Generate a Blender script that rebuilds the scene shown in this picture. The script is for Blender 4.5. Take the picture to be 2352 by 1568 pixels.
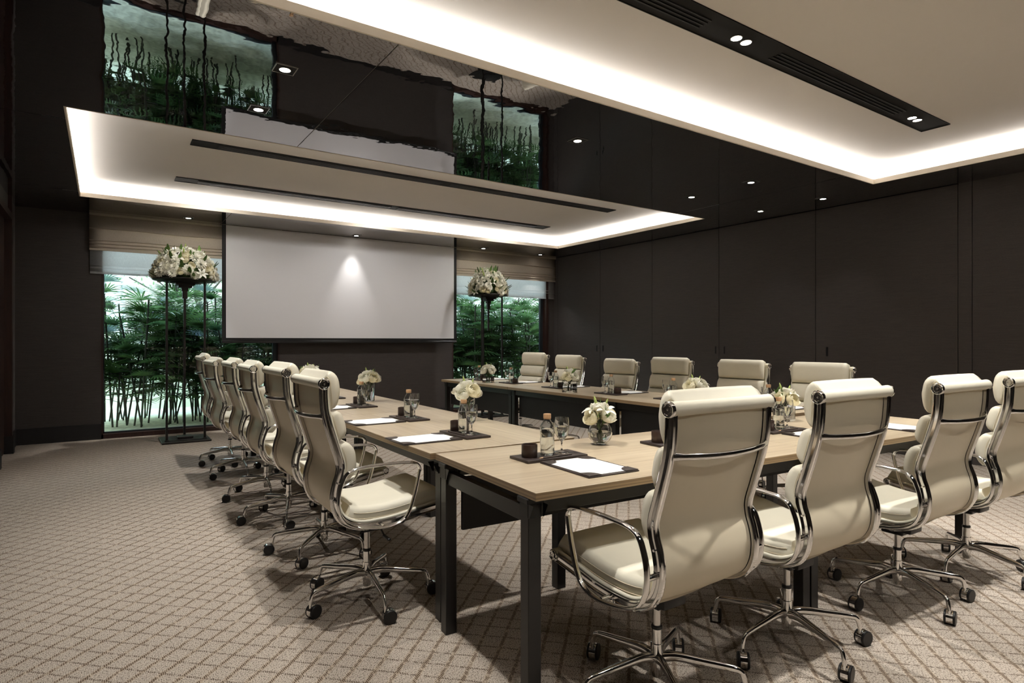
import bpy, bmesh, math, random
from mathutils import Vector, Matrix, Euler
random.seed(7)
PI = math.pi
R = math.radians
sc = bpy.context.scene
C = sc.collection
for o in list(bpy.data.objects): bpy.data.objects.remove(o, do_unlink=True)

# ------------------------------------------------------------------ camera
CAM_H = 1.22
F_PX = 1385.0
cam_d = bpy.data.cameras.new('camera'); cam = bpy.data.objects.new('camera', cam_d); C.objects.link(cam)
cam_d.sensor_width = 36.0; cam_d.lens = 36.0 * F_PX / 2352.0
cam.location = (0, 0, CAM_H); cam.rotation_euler = (R(90), 0, -math.atan(936 / F_PX))
cam_d.clip_start = 0.05; cam_d.clip_end = 200
sc.camera = cam
# ------------------------------------------------------------------ world, exposure
w = bpy.data.worlds.new('sky'); sc.world = w; w.use_nodes = True
wn = w.node_tree.nodes; wl = w.node_tree.links
bg = wn['Background']
tcw = wn.new('ShaderNodeTexCoord'); sepw = wn.new('ShaderNodeSeparateXYZ'); rampw = wn.new('ShaderNodeValToRGB')
wl.new(tcw.outputs['Generated'], sepw.inputs[0]); wl.new(sepw.outputs['Z'], rampw.inputs[0]); wl.new(rampw.outputs[0], bg.inputs[0])
rampw.color_ramp.elements[0].position = 0.0; rampw.color_ramp.elements[0].color = (0.14, 0.165, 0.165, 1)
e_ = rampw.color_ramp.elements.new(0.22); e_.color = (0.17, 0.20, 0.20, 1)
e_ = rampw.color_ramp.elements.new(0.42); e_.color = (0.85, 0.97, 1.0, 1)
rampw.color_ramp.elements[3].position = 0.95; rampw.color_ramp.elements[3].color = (0.34, 0.56, 0.92, 1)
bg.inputs[1].default_value = 6.0
sc.view_settings.view_transform = 'Standard'; sc.view_settings.look = 'None'
sc.view_settings.gamma = 1.0; sc.view_settings.use_curve_mapping = False
sc.view_settings.exposure = 0.38
sc.cycles.max_bounces = 10; sc.cycles.transparent_max_bounces = 16; sc.cycles.glossy_bounces = 6
sc.cycles.transmission_bounces = 10; sc.cycles.diffuse_bounces = 6
sc.cycles.sample_clamp_indirect = 6.0; sc.cycles.caustics_reflective = False; sc.cycles.caustics_refractive = False
sc.cycles.use_denoising = True

# key figures of the room
XL, XR, YB, YF, ZC = -0.87, 7.13, 9.12, -2.6, 2.81
ZR = 2.98                                     # recessed ceiling
TX0, TX1 = -0.23, 6.44                        # both ceiling recesses
TRAYS = [(5.07, 8.12), (-0.04, 3.01)]
WARM = (1.0, 0.97, 0.925)
COVE_W = 4.1      # watts per metre of cove strip
SPOT_W = 142
DOWN_W = 80

# ------------------------------------------------------------------ tagging helpers
def tag(o, label=None, cat=None, group=None, kind=None):
    if label: o['label'] = label
    if cat: o['category'] = cat
    if group: o['group'] = group
    if kind: o['kind'] = kind
    return o
def thing(name, loc=(0, 0, 0), rz=0.0):
    o = bpy.data.objects.new(name, None); C.objects.link(o); o.location = loc; o.rotation_euler = (0, 0, rz)
    o.empty_display_size = 0.1
    return o
def obj(name, bm, mats, parent=None, smooth=None, loc=None, rot=None):
    me = bpy.data.meshes.new(name)
    bmesh.ops.recalc_face_normals(bm, faces=bm.faces)
    bm.to_mesh(me); bm.free()
    if not isinstance(mats, (list, tuple)): mats = [mats]
    for m in mats: me.materials.append(m)
    if smooth:
        for p in me.polygons: p.use_smooth = True
        if smooth < 180: me.set_sharp_from_angle(angle=R(smooth))
    o = bpy.data.objects.new(name, me); C.objects.link(o)
    if parent: o.parent = parent
    if loc: o.location = loc
    if rot: o.rotation_euler = rot
    return o
def share(name, src, parent, loc=(0, 0, 0), rot=(0, 0, 0), scale=None):
    o = src.copy(); o.name = name; C.objects.link(o); o.parent = parent; o.location = loc; o.rotation_euler = rot
    if scale: o.scale = (scale,) * 3
    return o
def dup(o, parent=None):
    c = o.copy(); C.objects.link(c); c.parent = parent
    for ch in list(o.children): dup(ch, c)
    return c
def struct(name, bm, m, smooth=None):
    o = obj(name, bm, m, None, smooth); o['kind'] = 'structure'; return o

# ------------------------------------------------------------------ geometry helpers
def box(bm, x0, x1, y0, y1, z0, z1, mi=0, bev=0.0, seg=1):
    vs = [bm.verts.new((x, y, z)) for x in (x0, x1) for y in (y0, y1) for z in (z0, z1)]
    fs = [bm.faces.new([vs[i] for i in q]) for q in ((0, 1, 3, 2), (4, 6, 7, 5), (0, 4, 5, 1), (2, 3, 7, 6), (0, 2, 6, 4), (1, 5, 7, 3))]
    for f in fs: f.material_index = mi
    if bev:
        es = list({e for f in fs for e in f.edges})
        r = bmesh.ops.bevel(bm, geom=es, offset=bev, segments=seg, affect='EDGES', profile=0.5)
        for f in r['faces']: f.material_index = mi
    return vs
def quad(bm, a, b, c, d, mi=0):
    f = bm.faces.new([bm.verts.new(p) for p in (a, b, c, d)]); f.material_index = mi
def lathe(bm, prof, n=24, c=(0, 0, 0), mi=0, cap0=False, cap1=False, axis='z'):
    rings = []
    for r, z in prof:
        ring = []
        for i in range(n):
            a = 2 * PI * i / n
            p = (r * math.cos(a), r * math.sin(a), z)
            if axis == 'y': p = (p[0], p[2], p[1])
            if axis == 'x': p = (p[2], p[0], p[1])
            ring.append(bm.verts.new((p[0] + c[0], p[1] + c[1], p[2] + c[2])))
        rings.append(ring)
    for a, b in zip(rings, rings[1:]):
        for i in range(n):
            f = bm.faces.new((a[i], a[(i + 1) % n], b[(i + 1) % n], b[i])); f.material_index = mi
    if cap0: bm.faces.new(rings[0]).material_index = mi
    if cap1: bm.faces.new(rings[-1]).material_index = mi
def cyl(bm, r, z0, z1, n=20, c=(0, 0, 0), mi=0, axis='z', bev=0.0):
    if bev: pr = [(r - bev, z0), (r, z0 + bev), (r, z1 - bev), (r - bev, z1)]
    else: pr = [(r, z0), (r, z1)]
    lathe(bm, pr, n, c, mi, True, True, axis)
def catmull(pts, n=6, closed=False):
    out = []; P = [Vector(p) for p in pts]; m = len(P)
    rng = range(m) if closed else range(m - 1)
    for i in rng:
        if closed: p0, p1, p2, p3 = P[(i - 1) % m], P[i], P[(i + 1) % m], P[(i + 2) % m]
        else: p0, p1, p2, p3 = P[max(i - 1, 0)], P[i], P[i + 1], P[min(i + 2, m - 1)]
        for k in range(n):
            t = k / n
            out.append(0.5 * ((2 * p1) + (-p0 + p2) * t + (2 * p0 - 5 * p1 + 4 * p2 - p3) * t * t + (-p0 + 3 * p1 - 3 * p2 + p3) * t ** 3))
    if not closed: out.append(P[-1])
    return out
def sweep(bm, path, sect, closed=False, up=Vector((0, 1, 0)), mi=0, scales=None):
    """sect: list of (u, n): u along 'up', n along in-plane normal"""
    path = [Vector(p) for p in path]; m = len(path); rings = []
    for i, p in enumerate(path):
        a = path[(i - 1) % m] if (closed or i > 0) else path[i]
        b = path[(i + 1) % m] if (closed or i < m - 1) else path[i]
        t = (b - a).normalized()
        nn = t.cross(up); 
        if nn.length < 1e-4: nn = t.cross(Vector((1, 0, 0)))
        nn.normalize(); u = nn.cross(t).normalized()
        s = scales[i] if scales else 1.0
        rings.append([bm.verts.new(p + u * (q[0] * s) + nn * (q[1] * s)) for q in sect])
    k = len(sect)
    for i in range(m if closed else m - 1):
        A, B = rings[i], rings[(i + 1) % m]
        for j in range(k):
            bm.faces.new((A[j], A[(j + 1) % k], B[(j + 1) % k], B[j])).material_index = mi
    if not closed:
        bm.faces.new(rings[0]).material_index = mi; bm.faces.new(rings[-1]).material_index = mi
def ell(a, b, n=10): return [(a * math.cos(2 * PI * i / n), b * math.sin(2 * PI * i / n)) for i in range(n)]
def tube(bm, path, r, n=8, mi=0, closed=False, up=Vector((0, 1, 0)), scales=None): sweep(bm, path, ell(r, r, n), closed, up, mi, scales)

# ------------------------------------------------------------------ materials
MATS = {}
class NT:
    def __init__(s, m): s.t = m.node_tree; s.n = s.t.nodes; s.l = s.t.links
    def new(s, ty, **kw):
        nd = s.n.new(ty)
        for k, v in kw.items(): setattr(nd, k, v)
        return nd
    def put(s, sock, v):
        if hasattr(v, 'is_output') or isinstance(v, bpy.types.NodeSocket): s.l.new(v, sock)
        else: sock.default_value = v
    def math(s, op, a, b=0.0, c=None):
        nd = s.new('ShaderNodeMath', operation=op); s.put(nd.inputs[0], a); s.put(nd.inputs[1], b)
        if c is not None: s.put(nd.inputs[2], c)
        return nd.outputs[0]
    def mix(s, f, a, b):
        nd = s.new('ShaderNodeMix', data_type='RGBA'); s.put(nd.inputs[0], f); s.put(nd.inputs[6], a); s.put(nd.inputs[7], b); return nd.outputs[2]
    def coords(s, kind='Object', scale=(1, 1, 1)):
        tc = s.new('ShaderNodeTexCoord'); mp = s.new('ShaderNodeMapping'); s.l.new(tc.outputs[kind], mp.inputs[0]); mp.inputs['Scale'].default_value = scale; return mp.outputs[0]
    def noise(s, vec, scale, detail=2.0, rough=0.5):
        nd = s.new('ShaderNodeTexNoise'); s.l.new(vec, nd.inputs['Vector']); nd.inputs['Scale'].default_value = scale
        nd.inputs['Detail'].default_value = detail; nd.inputs['Roughness'].default_value = rough; return nd.outputs['Fac']
    def ramp(s, f, stops):
        nd = s.new('ShaderNodeValToRGB'); s.l.new(f, nd.inputs[0]); el = nd.color_ramp.elements
        while len(el) < len(stops): el.new(0.5)
        for e, (p, c) in zip(el, stops): e.position = p; e.color = (*c, 1) if len(c) == 3 else c
        return nd.outputs[0]
    def bump(s, h, strength, dist=0.001):
        nd = s.new('ShaderNodeBump'); s.put(nd.inputs['Height'], h); nd.inputs['Strength'].default_value = strength; nd.inputs['Distance'].default_value = dist; return nd.outputs[0]
def srgb(r, g, b):
    f = lambda c: (c / 255 / 12.92) if c / 255 <= 0.04045 else ((c / 255 + 0.055) / 1.055) ** 2.4
    return (f(r), f(g), f(b), 1)
def mat(name, col=(0.8, 0.8, 0.8, 1), rough=0.5, metal=0.0, noise=None, bump=None, spec=None, trans=0.0, ior=1.45, sss=0.0, sheen=0.0, coat=0.0):
    """noise=(scale vec, scale, amount) varies the colour; bump=(scale vec, scale, strength, distance)"""
    m = bpy.data.materials.new(name); m.use_nodes = True; MATS[name] = m
    t = NT(m); b = t.n['Principled BSDF']
    b.inputs['Base Color'].default_value = col; b.inputs['Roughness'].default_value = rough; b.inputs['Metallic'].default_value = metal
    b.inputs['IOR'].default_value = ior; b.inputs['Transmission Weight'].default_value = trans
    if spec is not None: b.inputs['Specular IOR Level'].default_value = spec
    if sheen: b.inputs['Sheen Weight'].default_value = sheen
    if coat: b.inputs['Coat Weight'].default_value = coat
    if noise:
        f = t.noise(t.coords('Object', noise[0]), noise[1], 3)
        lo = tuple(c * (1 - noise[2]) for c in col[:3]); hi = tuple(min(1, c * (1 + noise[2])) for c in col[:3])
        t.l.new(t.ramp(f, [(0.3, lo), (0.7, hi)]), b.inputs['Base Color'])
    if bump:
        t.l.new(t.bump(t.noise(t.coords('Object', bump[0]), bump[1], 3), bump[2], bump[3]), b.inputs['Normal'])
    return m
def emit(name, col, strength):
    m = bpy.data.materials.new(name); m.use_nodes = True; t = NT(m); t.n.remove(t.n['Principled BSDF'])
    e = t.new('ShaderNodeEmission'); e.inputs[0].default_value = (*col, 1); e.inputs[1].default_value = strength
    t.l.new(e.outputs[0], t.n['Material Output'].inputs[0]); return m

M_leather = mat('cream_leather', srgb(224, 218, 199), 0.42, noise=((1, 1, 1), 6, 0.03), bump=((1, 1, 1), 260, 0.12, 0.0006), coat=0.05)
M_sling = mat('cream_backing', srgb(226, 214, 188), 0.36, noise=((1, 1, 1), 4, 0.02), bump=((1, 1, 1), 300, 0.05, 0.0004))
M_chrome = mat('polished_aluminium', (0.78, 0.77, 0.76, 1), 0.09, 1.0, bump=((1, 1, 1), 60, 0.02, 0.0004))
M_satin = mat('satin_steel', (0.62, 0.60, 0.58, 1), 0.25, 1.0, noise=((1, 1, 0.1), 80, 0.05))
M_black = mat('black_plastic', srgb(24, 23, 23), 0.4, noise=((1, 1, 1), 20, 0.1))
M_blackmetal = mat('black_powdercoat', srgb(34, 32, 31), 0.36, noise=((1, 1, 1), 30, 0.08), bump=((1, 1, 1), 500, 0.05, 0.0003))
M_panel = mat('black_panel', srgb(32, 31, 32), 0.55, noise=((1, 1, 1), 8, 0.06))
M_darkleather = mat('dark_brown_leather', srgb(48, 39, 36), 0.42, noise=((1, 1, 1), 30, 0.1), bump=((1, 1, 1), 400, 0.3, 0.0006))
M_cup = mat('dark_stained_wood', srgb(50, 36, 30), 0.32, noise=((1, 1, 0.2), 40, 0.25))
M_paper = mat('white_paper', srgb(236, 236, 234), 0.7, noise=((1, 1, 1), 40, 0.01))
M_glass = mat('clear_glass', (1, 1, 1, 1), 0.0, trans=1.0, ior=1.45)
M_pet = mat('clear_bottle', (0.97, 0.98, 0.98, 1), 0.03, trans=1.0, ior=1.40)
M_water = mat('water', (0.95, 0.98, 0.97, 1), 0.0, trans=1.0, ior=1.333)
M_cap = mat('tan_cap', srgb(172, 136, 100), 0.45, noise=((1, 1, 1), 60, 0.04))
M_pencil = mat('dark_pencil', srgb(70, 60, 54), 0.3, noise=((1, 1, 1), 60, 0.04))
M_tip = mat('pencil_tip', srgb(200, 165, 130), 0.5, noise=((1, 1, 1), 90, 0.05))
M_white = mat('ceiling_paint', srgb(222, 217, 211), 0.9, noise=((1, 1, 1), 2, 0.012))
M_lip = mat('ceiling_trim_paint', srgb(228, 218, 202), 0.6, noise=((1, 1, 1), 3, 0.01))
M_slot = mat('slot_black', srgb(17, 16, 15), 0.8, noise=((1, 1, 1), 20, 0.1))
M_wood = mat('reddish_hardwood', srgb(48, 28, 22), 0.5, noise=((8, 8, 0.6), 6, 0.3))
M_base = mat('skirting_dark', srgb(30, 28, 29), 0.6, noise=((1, 1, 12), 20, 0.2))
M_steel = mat('window_steel', srgb(52, 58, 62), 0.35, 0.4, noise=((1, 1, 1), 10, 0.05))
M_bronze = mat('aged_bronze', srgb(46, 42, 40), 0.42, 0.5, noise=((1, 1, 1), 14, 0.2))
M_joint = mat('ceiling_joint', srgb(118, 112, 106), 0.8, noise=((1, 1, 1), 10, 0.05))
M_screenb = mat('screen_border', srgb(20, 19, 19), 0.7, noise=((1, 1, 1), 10, 0.05))
M_screen = mat('screen_white', srgb(236, 235, 238), 0.75, noise=((1, 1, 1), 300, 0.01))
M_gap = mat('joint_black', srgb(8, 8, 8), 0.8, noise=((1, 1, 1), 10, 0.05))
M_lamp = emit('lamp_lens', (1.0, 0.93, 0.82), 14)
M_lampb = emit('lamp_lens_bright', (1.0, 0.93, 0.82), 40)

# fabric wall panels: fine horizontal weave
M_fabric = bpy.data.materials.new('brown_wall_fabric'); M_fabric.use_nodes = True
t = NT(M_fabric); b = t.n['Principled BSDF']
f1 = t.noise(t.coords('Object', (2, 2, 160)), 3.0, 4, 0.7); f2 = t.noise(t.coords('Object', (60, 60, 500)), 2.0, 2)
f = t.math('ADD', t.math('MULTIPLY', f1, 0.6), t.math('MULTIPLY', f2, 0.4))
t.l.new(t.ramp(f, [(0.35, srgb(43, 38, 36)[:3]), (0.62, srgb(69, 62, 58)[:3])]), b.inputs['Base Color'])
b.inputs['Roughness'].default_value = 0.75; b.inputs['Sheen Weight'].default_value = 0.15
t.l.new(t.bump(f, 0.4, 0.001), b.inputs['Normal'])

# black lacquered ceiling panels, nearly a mirror, faintly uneven
M_gloss = bpy.data.materials.new('black_lacquer_ceiling'); M_gloss.use_nodes = True
t = NT(M_gloss); b = t.n['Principled BSDF']
b.inputs['Metallic'].default_value = 1.0; b.inputs['Base Color'].default_value = (0.50, 0.50, 0.515, 1); b.inputs['Roughness'].default_value = 0.012
h = t.math('ADD', t.math('MULTIPLY', t.noise(t.coords('Object', (1, 1, 1)), 3.2, 1.5), 1.0), t.math('MULTIPLY', t.noise(t.coords('Object', (1, 1, 1)), 14, 1.0), 0.10))
t.l.new(t.bump(h, 0.5, 0.0036), b.inputs['Normal'])

# carpet
M_carpet = bpy.data.materials.new('diamond_carpet'); M_carpet.use_nodes = True
t = NT(M_carpet); b = t.n['Principled BSDF']
tc = t.new('ShaderNodeTexCoord'); sep = t.new('ShaderNodeSeparateXYZ'); t.l.new(tc.outputs['Object'], sep.inputs[0])
X, Y = sep.outputs['X'], sep.outputs['Y']
wob = t.math('MULTIPLY', t.math('SUBTRACT', t.noise(t.coords('Object', (1, 1, 1)), 9, 2), 0.5), 0.016)
CELL = 0.084
PX = 0.0064     # yarn columns run along y
xc = t.math('DIVIDE', t.math('ADD', X, 50.0), PX)
Xq = t.math('SUBTRACT', t.math('MULTIPLY', t.math('ADD', t.math('FLOOR', xc), 0.5), PX), 50.0)
cmb = t.new('ShaderNodeCombineXYZ'); t.l.new(Xq, cmb.inputs[0]); t.l.new(t.math('MULTIPLY', Y, 0.2), cmb.inputs[1])
jit = t.math('MULTIPLY', t.math('SUBTRACT', t.noise(cmb.outputs[0], 90, 1), 0.5), 0.012)
def lines(sgn, width):
    u = t.math('DIVIDE', t.math('MULTIPLY', t.math('ADD', t.math('ADD', t.math('ADD', Xq, t.math('MULTIPLY', Y, sgn)), wob), jit), 0.70711), CELL)
    d = t.math('ABSOLUTE', t.math('SUBTRACT', t.math('FRACT', t.math('ADD', u, 100.0)), 0.5))
    return t.math('MULTIPLY', t.math('SUBTRACT', d, 0.5 - width), 1.0 / 0.012)
def clamp01(v):
    nd = t.new('ShaderNodeClamp'); t.l.new(v, nd.inputs[0]); return nd.outputs[0]
colm = clamp01(t.math('MULTIPLY', t.math('SUBTRACT', 0.42, t.math('ABSOLUTE', t.math('SUBTRACT', t.math('FRACT', xc), 0.5))), 8.0))
stitch = colm
la = clamp01(lines(-1.0, 0.080)); lb = clamp01(lines(1.0, 0.060))
nz = t.noise(t.coords('Object', (1, 0.5, 1)), 60, 2, 0.6)
keep = clamp01(t.math('MULTIPLY', t.math('SUBTRACT', nz, 0.36), 8.0))
lm = t.math('MULTIPLY', t.math('MULTIPLY', t.math('MAXIMUM', la, t.math('MULTIPLY', lb, 0.92)), colm), keep)
spk = t.noise(t.coords('Object', (1.0, 0.62, 1)), 250, 1, 0.6)
base = t.ramp(spk, [(0.36, srgb(88, 77, 66)[:3]), (0.45, srgb(172, 160, 146)[:3]), (0.75, srgb(200, 189, 176)[:3])])
tone = t.noise(t.coords('Object', (1, 1, 1)), 1.3, 2)
base = t.mix(t.math('MULTIPLY', tone, 0.10), base, srgb(150, 134, 116))
halo = t.math('MULTIPLY', t.math('MAXIMUM', clamp01(lines(-1.0, 0.12)), 0.0), 0.25)
base = t.mix(halo, base, srgb(176, 150, 112))
col = t.mix(t.math('MULTIPLY', lm, 0.95), base, srgb(74, 54, 34))
t.l.new(col, b.inputs['Base Color']); b.inputs['Roughness'].default_value = 0.95; b.inputs['Sheen Weight'].default_value = 0.1
hh = t.math('ADD', t.math('MULTIPLY', spk, 1.0), t.math('MULTIPLY', stitch, 0.4))
t.l.new(t.bump(hh, 0.6, 0.003), b.inputs['Normal'])

# pale oak laminate, grain along the local x of each table
def oak(name, edge=False):
    m = bpy.data.materials.new(name); m.use_nodes = True; t = NT(m); b = t.n['Principled BSDF']
    if edge:
        f = t.noise(t.coords('Object', (0.4, 0.4, 260)), 1.0, 2)
        c = t.ramp(f, [(0.35, srgb(118, 97, 72)[:3]), (0.6, srgb(160, 136, 104)[:3])])
    else:
        f = t.noise(t.coords('Object', (0.9, 22, 22)), 2.2, 5, 0.62); g = t.noise(t.coords('Object', (0.3, 4.0, 4)), 1.6, 2)
        f = t.math('ADD', t.math('MULTIPLY', f, 0.62), t.math('MULTIPLY', g, 0.38))
        c = t.ramp(f, [(0.30, srgb(140, 123, 101)[:3]), (0.48, srgb(172, 156, 131)[:3]), (0.68, srgb(190, 175, 150)[:3])])
    t.l.new(c, b.inputs['Base Color']); b.inputs['Roughness'].default_value = 0.31
    t.l.new(t.bump(f, 0.1, 0.0006), b.inputs['Normal'])
    return m
M_oak = oak('pale_oak'); M_oakedge = oak('oak_edge', True)

# window glass: clear sheet with a fresnel reflection
M_pane = bpy.data.materials.new('window_glass'); M_pane.use_nodes = True
t = NT(M_pane); t.n.remove(t.n['Principled BSDF'])
tr = t.new('ShaderNodeBsdfTransparent'); tr.inputs[0].default_value = (0.93, 0.97, 0.96, 1); gl = t.new('ShaderNodeBsdfGlossy'); gl.inputs['Roughness'].default_value = 0.0
fr = t.new('ShaderNodeFresnel'); fr.inputs[0].default_value = 1.5; mx = t.new('ShaderNodeMixShader')
t.l.new(fr.outputs[0], mx.inputs[0]); t.l.new(tr.outputs[0], mx.inputs[1]); t.l.new(gl.outputs[0], mx.inputs[2]); t.l.new(mx.outputs[0], t.n['Material Output'].inputs[0])

def cloth(name, col, trans, sc_=(1, 1, 1)):
    m = bpy.data.materials.new(name); m.use_nodes = True; t = NT(m); t.n.remove(t.n['Principled BSDF'])
    f = t.noise(t.coords('Object', (300, 300, 40)), 1.0, 3); lo = tuple(c * 0.86 for c in col[:3])
    c = t.ramp(f, [(0.3, lo), (0.7, col[:3])])
    d = t.new('ShaderNodeBsdfDiffuse'); tl = t.new('ShaderNodeBsdfTranslucent'); mx = t.new('ShaderNodeMixShader'); mx.inputs[0].default_value = trans
    t.l.new(c, d.inputs[0]); t.l.new(c, tl.inputs[0]); t.l.new(d.outputs[0], mx.inputs[1]); t.l.new(tl.outputs[0], mx.inputs[2]); t.l.new(mx.outputs[0], t.n['Material Output'].inputs[0])
    return m
M_blind = cloth('taupe_blind_cloth', srgb(196, 184, 168), 0.03)
M_sheer = cloth('white_sheer_cloth', srgb(250, 250, 250), 0.80)

def leafmat(name, lo, hi, trans=0.3, rough=0.3):
    m = bpy.data.materials.new(name); m.use_nodes = True; t = NT(m); b = t.n['Principled BSDF']
    f = t.noise(t.coords('Object', (1, 1, 1)), 5, 3); c = t.ramp(f, [(0.3, lo[:3]), (0.7, hi[:3])])
    t.l.new(c, b.inputs['Base Color']); b.inputs['Roughness'].default_value = rough
    tl = t.new('ShaderNodeBsdfTranslucent'); t.l.new(c, tl.inputs[0]); mx = t.new('ShaderNodeMixShader'); mx.inputs[0].default_value = trans
    t.l.new(b.outputs[0], mx.inputs[1]); t.l.new(tl.outputs[0], mx.inputs[2]); t.l.new(mx.outputs[0], t.n['Material Output'].inputs[0])
    return m
M_palm = leafmat('palm_leaf', srgb(48, 74, 46), srgb(100, 132, 74), 0.42, 0.22)
M_cane = mat('palm_cane', srgb(52, 54, 38), 0.7, noise=((1, 1, 14), 8, 0.4))
M_leaf = leafmat('flower_foliage', srgb(44, 66, 30), srgb(92, 120, 56), 0.2, 0.45)
M_stem = leafmat('flower_stem', srgb(70, 96, 44), srgb(130, 152, 84), 0.15, 0.5)
M_bud = leafmat('lily_bud', srgb(150, 172, 84), srgb(196, 208, 130), 0.2, 0.5)
M_petal = leafmat('white_petal', srgb(232, 230, 214), srgb(250, 248, 238), 0.28, 0.55)
M_petalc = leafmat('ivory_petal', srgb(232, 226, 196), srgb(248, 243, 222), 0.28, 0.55)
M_ground = mat('garden_gravel', srgb(226, 228, 196), 0.95, noise=((1, 1, 1), 12, 0.25))
M_gwall = mat('garden_wall_render', srgb(236, 242, 212), 0.9, noise=((1, 1, 1), 2.5, 0.06))
M_louvre = mat('pale_louvre', srgb(196, 206, 208), 0.6, noise=((1, 1, 1), 5, 0.04))
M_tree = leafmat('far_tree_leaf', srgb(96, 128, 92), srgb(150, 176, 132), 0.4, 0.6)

# ================================================================== ROOM SHELL
bm = bmesh.new(); quad(bm, (XL - .3, YF - .2, 0), (XR + .3, YF - .2, 0), (XR + .3, YB + .22, 0), (XL - .3, YB + .22, 0)); struct('floor', bm, M_carpet)

# lacquered ceiling, split at its panel joints, with two rectangular openings
JX = [XL, 1.305, 5.91, XR]; 
def ceil_slab():
    bm = bmesh.new()
    xs = sorted({XL, TX0, 1.3015, 1.3085, 5.9065, 5.9135, TX1, XR}); 
    ys = sorted({YF, -0.04, 3.01, 5.07, 8.12, 5.354, 5.361, 7.857, 7.864, 8.867, 8.874, YB + 0.1})
    for x0, x1 in zip(xs, xs[1:]):
        for y0, y1 in zip(ys, ys[1:]):
            cx, cy = (x0 + x1) / 2, (y0 + y1) / 2
            if TX0 < cx < TX1 and any(a < cy < c for a, c in TRAYS): continue
            narrow = (x1 - x0 < 0.01) or ((y1 - y0) < 0.01 and (cx < TX0 or y0 > 8.5))
            z = ZC + (0.004 if narrow else 0.0)
            quad(bm, (x0, y0, z), (x1, y0, z), (x1, y1, z), (x0, y1, z), 1 if narrow else 0)
    bmesh.ops.remove_doubles(bm, verts=bm.verts, dist=1e-5)
    return struct('ceiling', bm, [M_gloss, M_joint])
ceil_slab()
LEDGE = 0.14
for ti, (y0, y1) in enumerate(TRAYS):
    # recessed white ceiling with its cove: ledge, outer upstand, top
    bm = bmesh.new()
    a0, a1, b0, b1 = TX0 - LEDGE, TX1 + LEDGE, y0 - LEDGE, y1 + LEDGE
    quad(bm, (a0, b0, ZR), (a1, b0, ZR), (a1, b1, ZR), (a0, b1, ZR))
    zl = ZC + 0.022
    for p, q in (((a0, b0), (a1, b0)), ((a1, b0), (a1, b1)), ((a1, b1), (a0, b1)), ((a0, b1), (a0, b0))):
        quad(bm, (*p, zl), (*q, zl), (*q, ZR), (*p, ZR))
    quad(bm, (a0, b0, zl), (a1, b0, zl), (TX1, y0, zl), (TX0, y0, zl)); quad(bm, (a1, b0, zl), (a1, b1, zl), (TX1, y1, zl), (TX1, y0, zl))
    quad(bm, (a1, b1, zl), (a0, b1, zl), (TX0, y1, zl), (TX1, y1, zl)); quad(bm, (a0, b1, zl), (a0, b0, zl), (TX0, y0, zl), (TX0, y1, zl))
    struct('ceiling', bm, M_white)
    # lip around the opening
    bm = bmesh.new(); tw = 0.012
    box(bm, TX0, TX1, y0, y0 + tw, ZC - .002, ZC + .045); box(bm, TX0, TX1, y1 - tw, y1, ZC - .002, ZC + .045)
    box(bm, TX0, TX0 + tw, y0 + tw, y1 - tw, ZC - .002, ZC + .045); box(bm, TX1 - tw, TX1, y0 + tw, y1 - tw, ZC - .002, ZC + .045)
    struct('trim_%d' % (ti + 1), bm, M_lip)
    # cove light strips lying on the ledge
    zs = ZC + 0.035
    for (cx, cy, ln, ang, tilt) in (((TX0 + TX1) / 2, y0 - .07, TX1 - TX0 + .2, 0, 1), ((TX0 + TX1) / 2, y1 + .07, TX1 - TX0 + .2, 0, -1),
                                   (TX0 - .07, (y0 + y1) / 2, y1 - y0 + .2, 90, -1), (TX1 + .07, (y0 + y1) / 2, y1 - y0 + .2, 90, 1)):
        L = bpy.data.lights.new('cove_strip', 'AREA'); L.shape = 'RECTANGLE'; L.size = ln; L.size_y = 0.03; L.energy = COVE_W * ln; L.color = (1.0, 0.98, 0.955)
        lo = bpy.data.objects.new('cove_strip_light', L); C.objects.link(lo); lo.location = (cx, cy, zs)
        # emits upward (rotated 180 about x) and leans towards the opening
        lo.rotation_euler = Euler((R(180), 0, 0)).to_matrix().to_euler() if False else (Matrix.Rotation(R(ang), 3, 'Z') @ Matrix.Rotation(R(180 - 0), 3, 'X')).to_euler()
# roof slab above so no daylight leaks in
bm = bmesh.new(); box(bm, XL - .3, XR + .3, YF - .3, YB + .3, ZR + .03, ZR + .15); struct('ceiling', bm, M_gap)

# walls
WT = 0.2
bm = bmesh.new()
box(bm, XL - WT, -0.035, YB, YB + WT, 0, ZR); box(bm, 2.10, 4.93, YB, YB + WT, 0, ZR); box(bm, 6.975, XR + WT, YB, YB + WT, 0, ZR)
box(bm, -0.035, 2.10, YB, YB + WT, ZC - .12, ZR); box(bm, 4.93, 6.975, YB, YB + WT, ZC - .12, ZR)
struct('wall_back', bm, M_fabric)
bm = bmesh.new()
box(bm, XL - WT, XL, 8.57, YB, 0, ZR); box(bm, XL - WT, XL, YF, 7.55, 0, ZR); box(bm, XL - WT, XL, 7.55, 8.57, 2.62, ZR)
struct('wall_left', bm, M_fabric)
bm = bmesh.new(); box(bm, XL - WT, XR + WT, YF - WT, YF, 0, ZR); struct('wall_front', bm, M_fabric)
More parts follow.
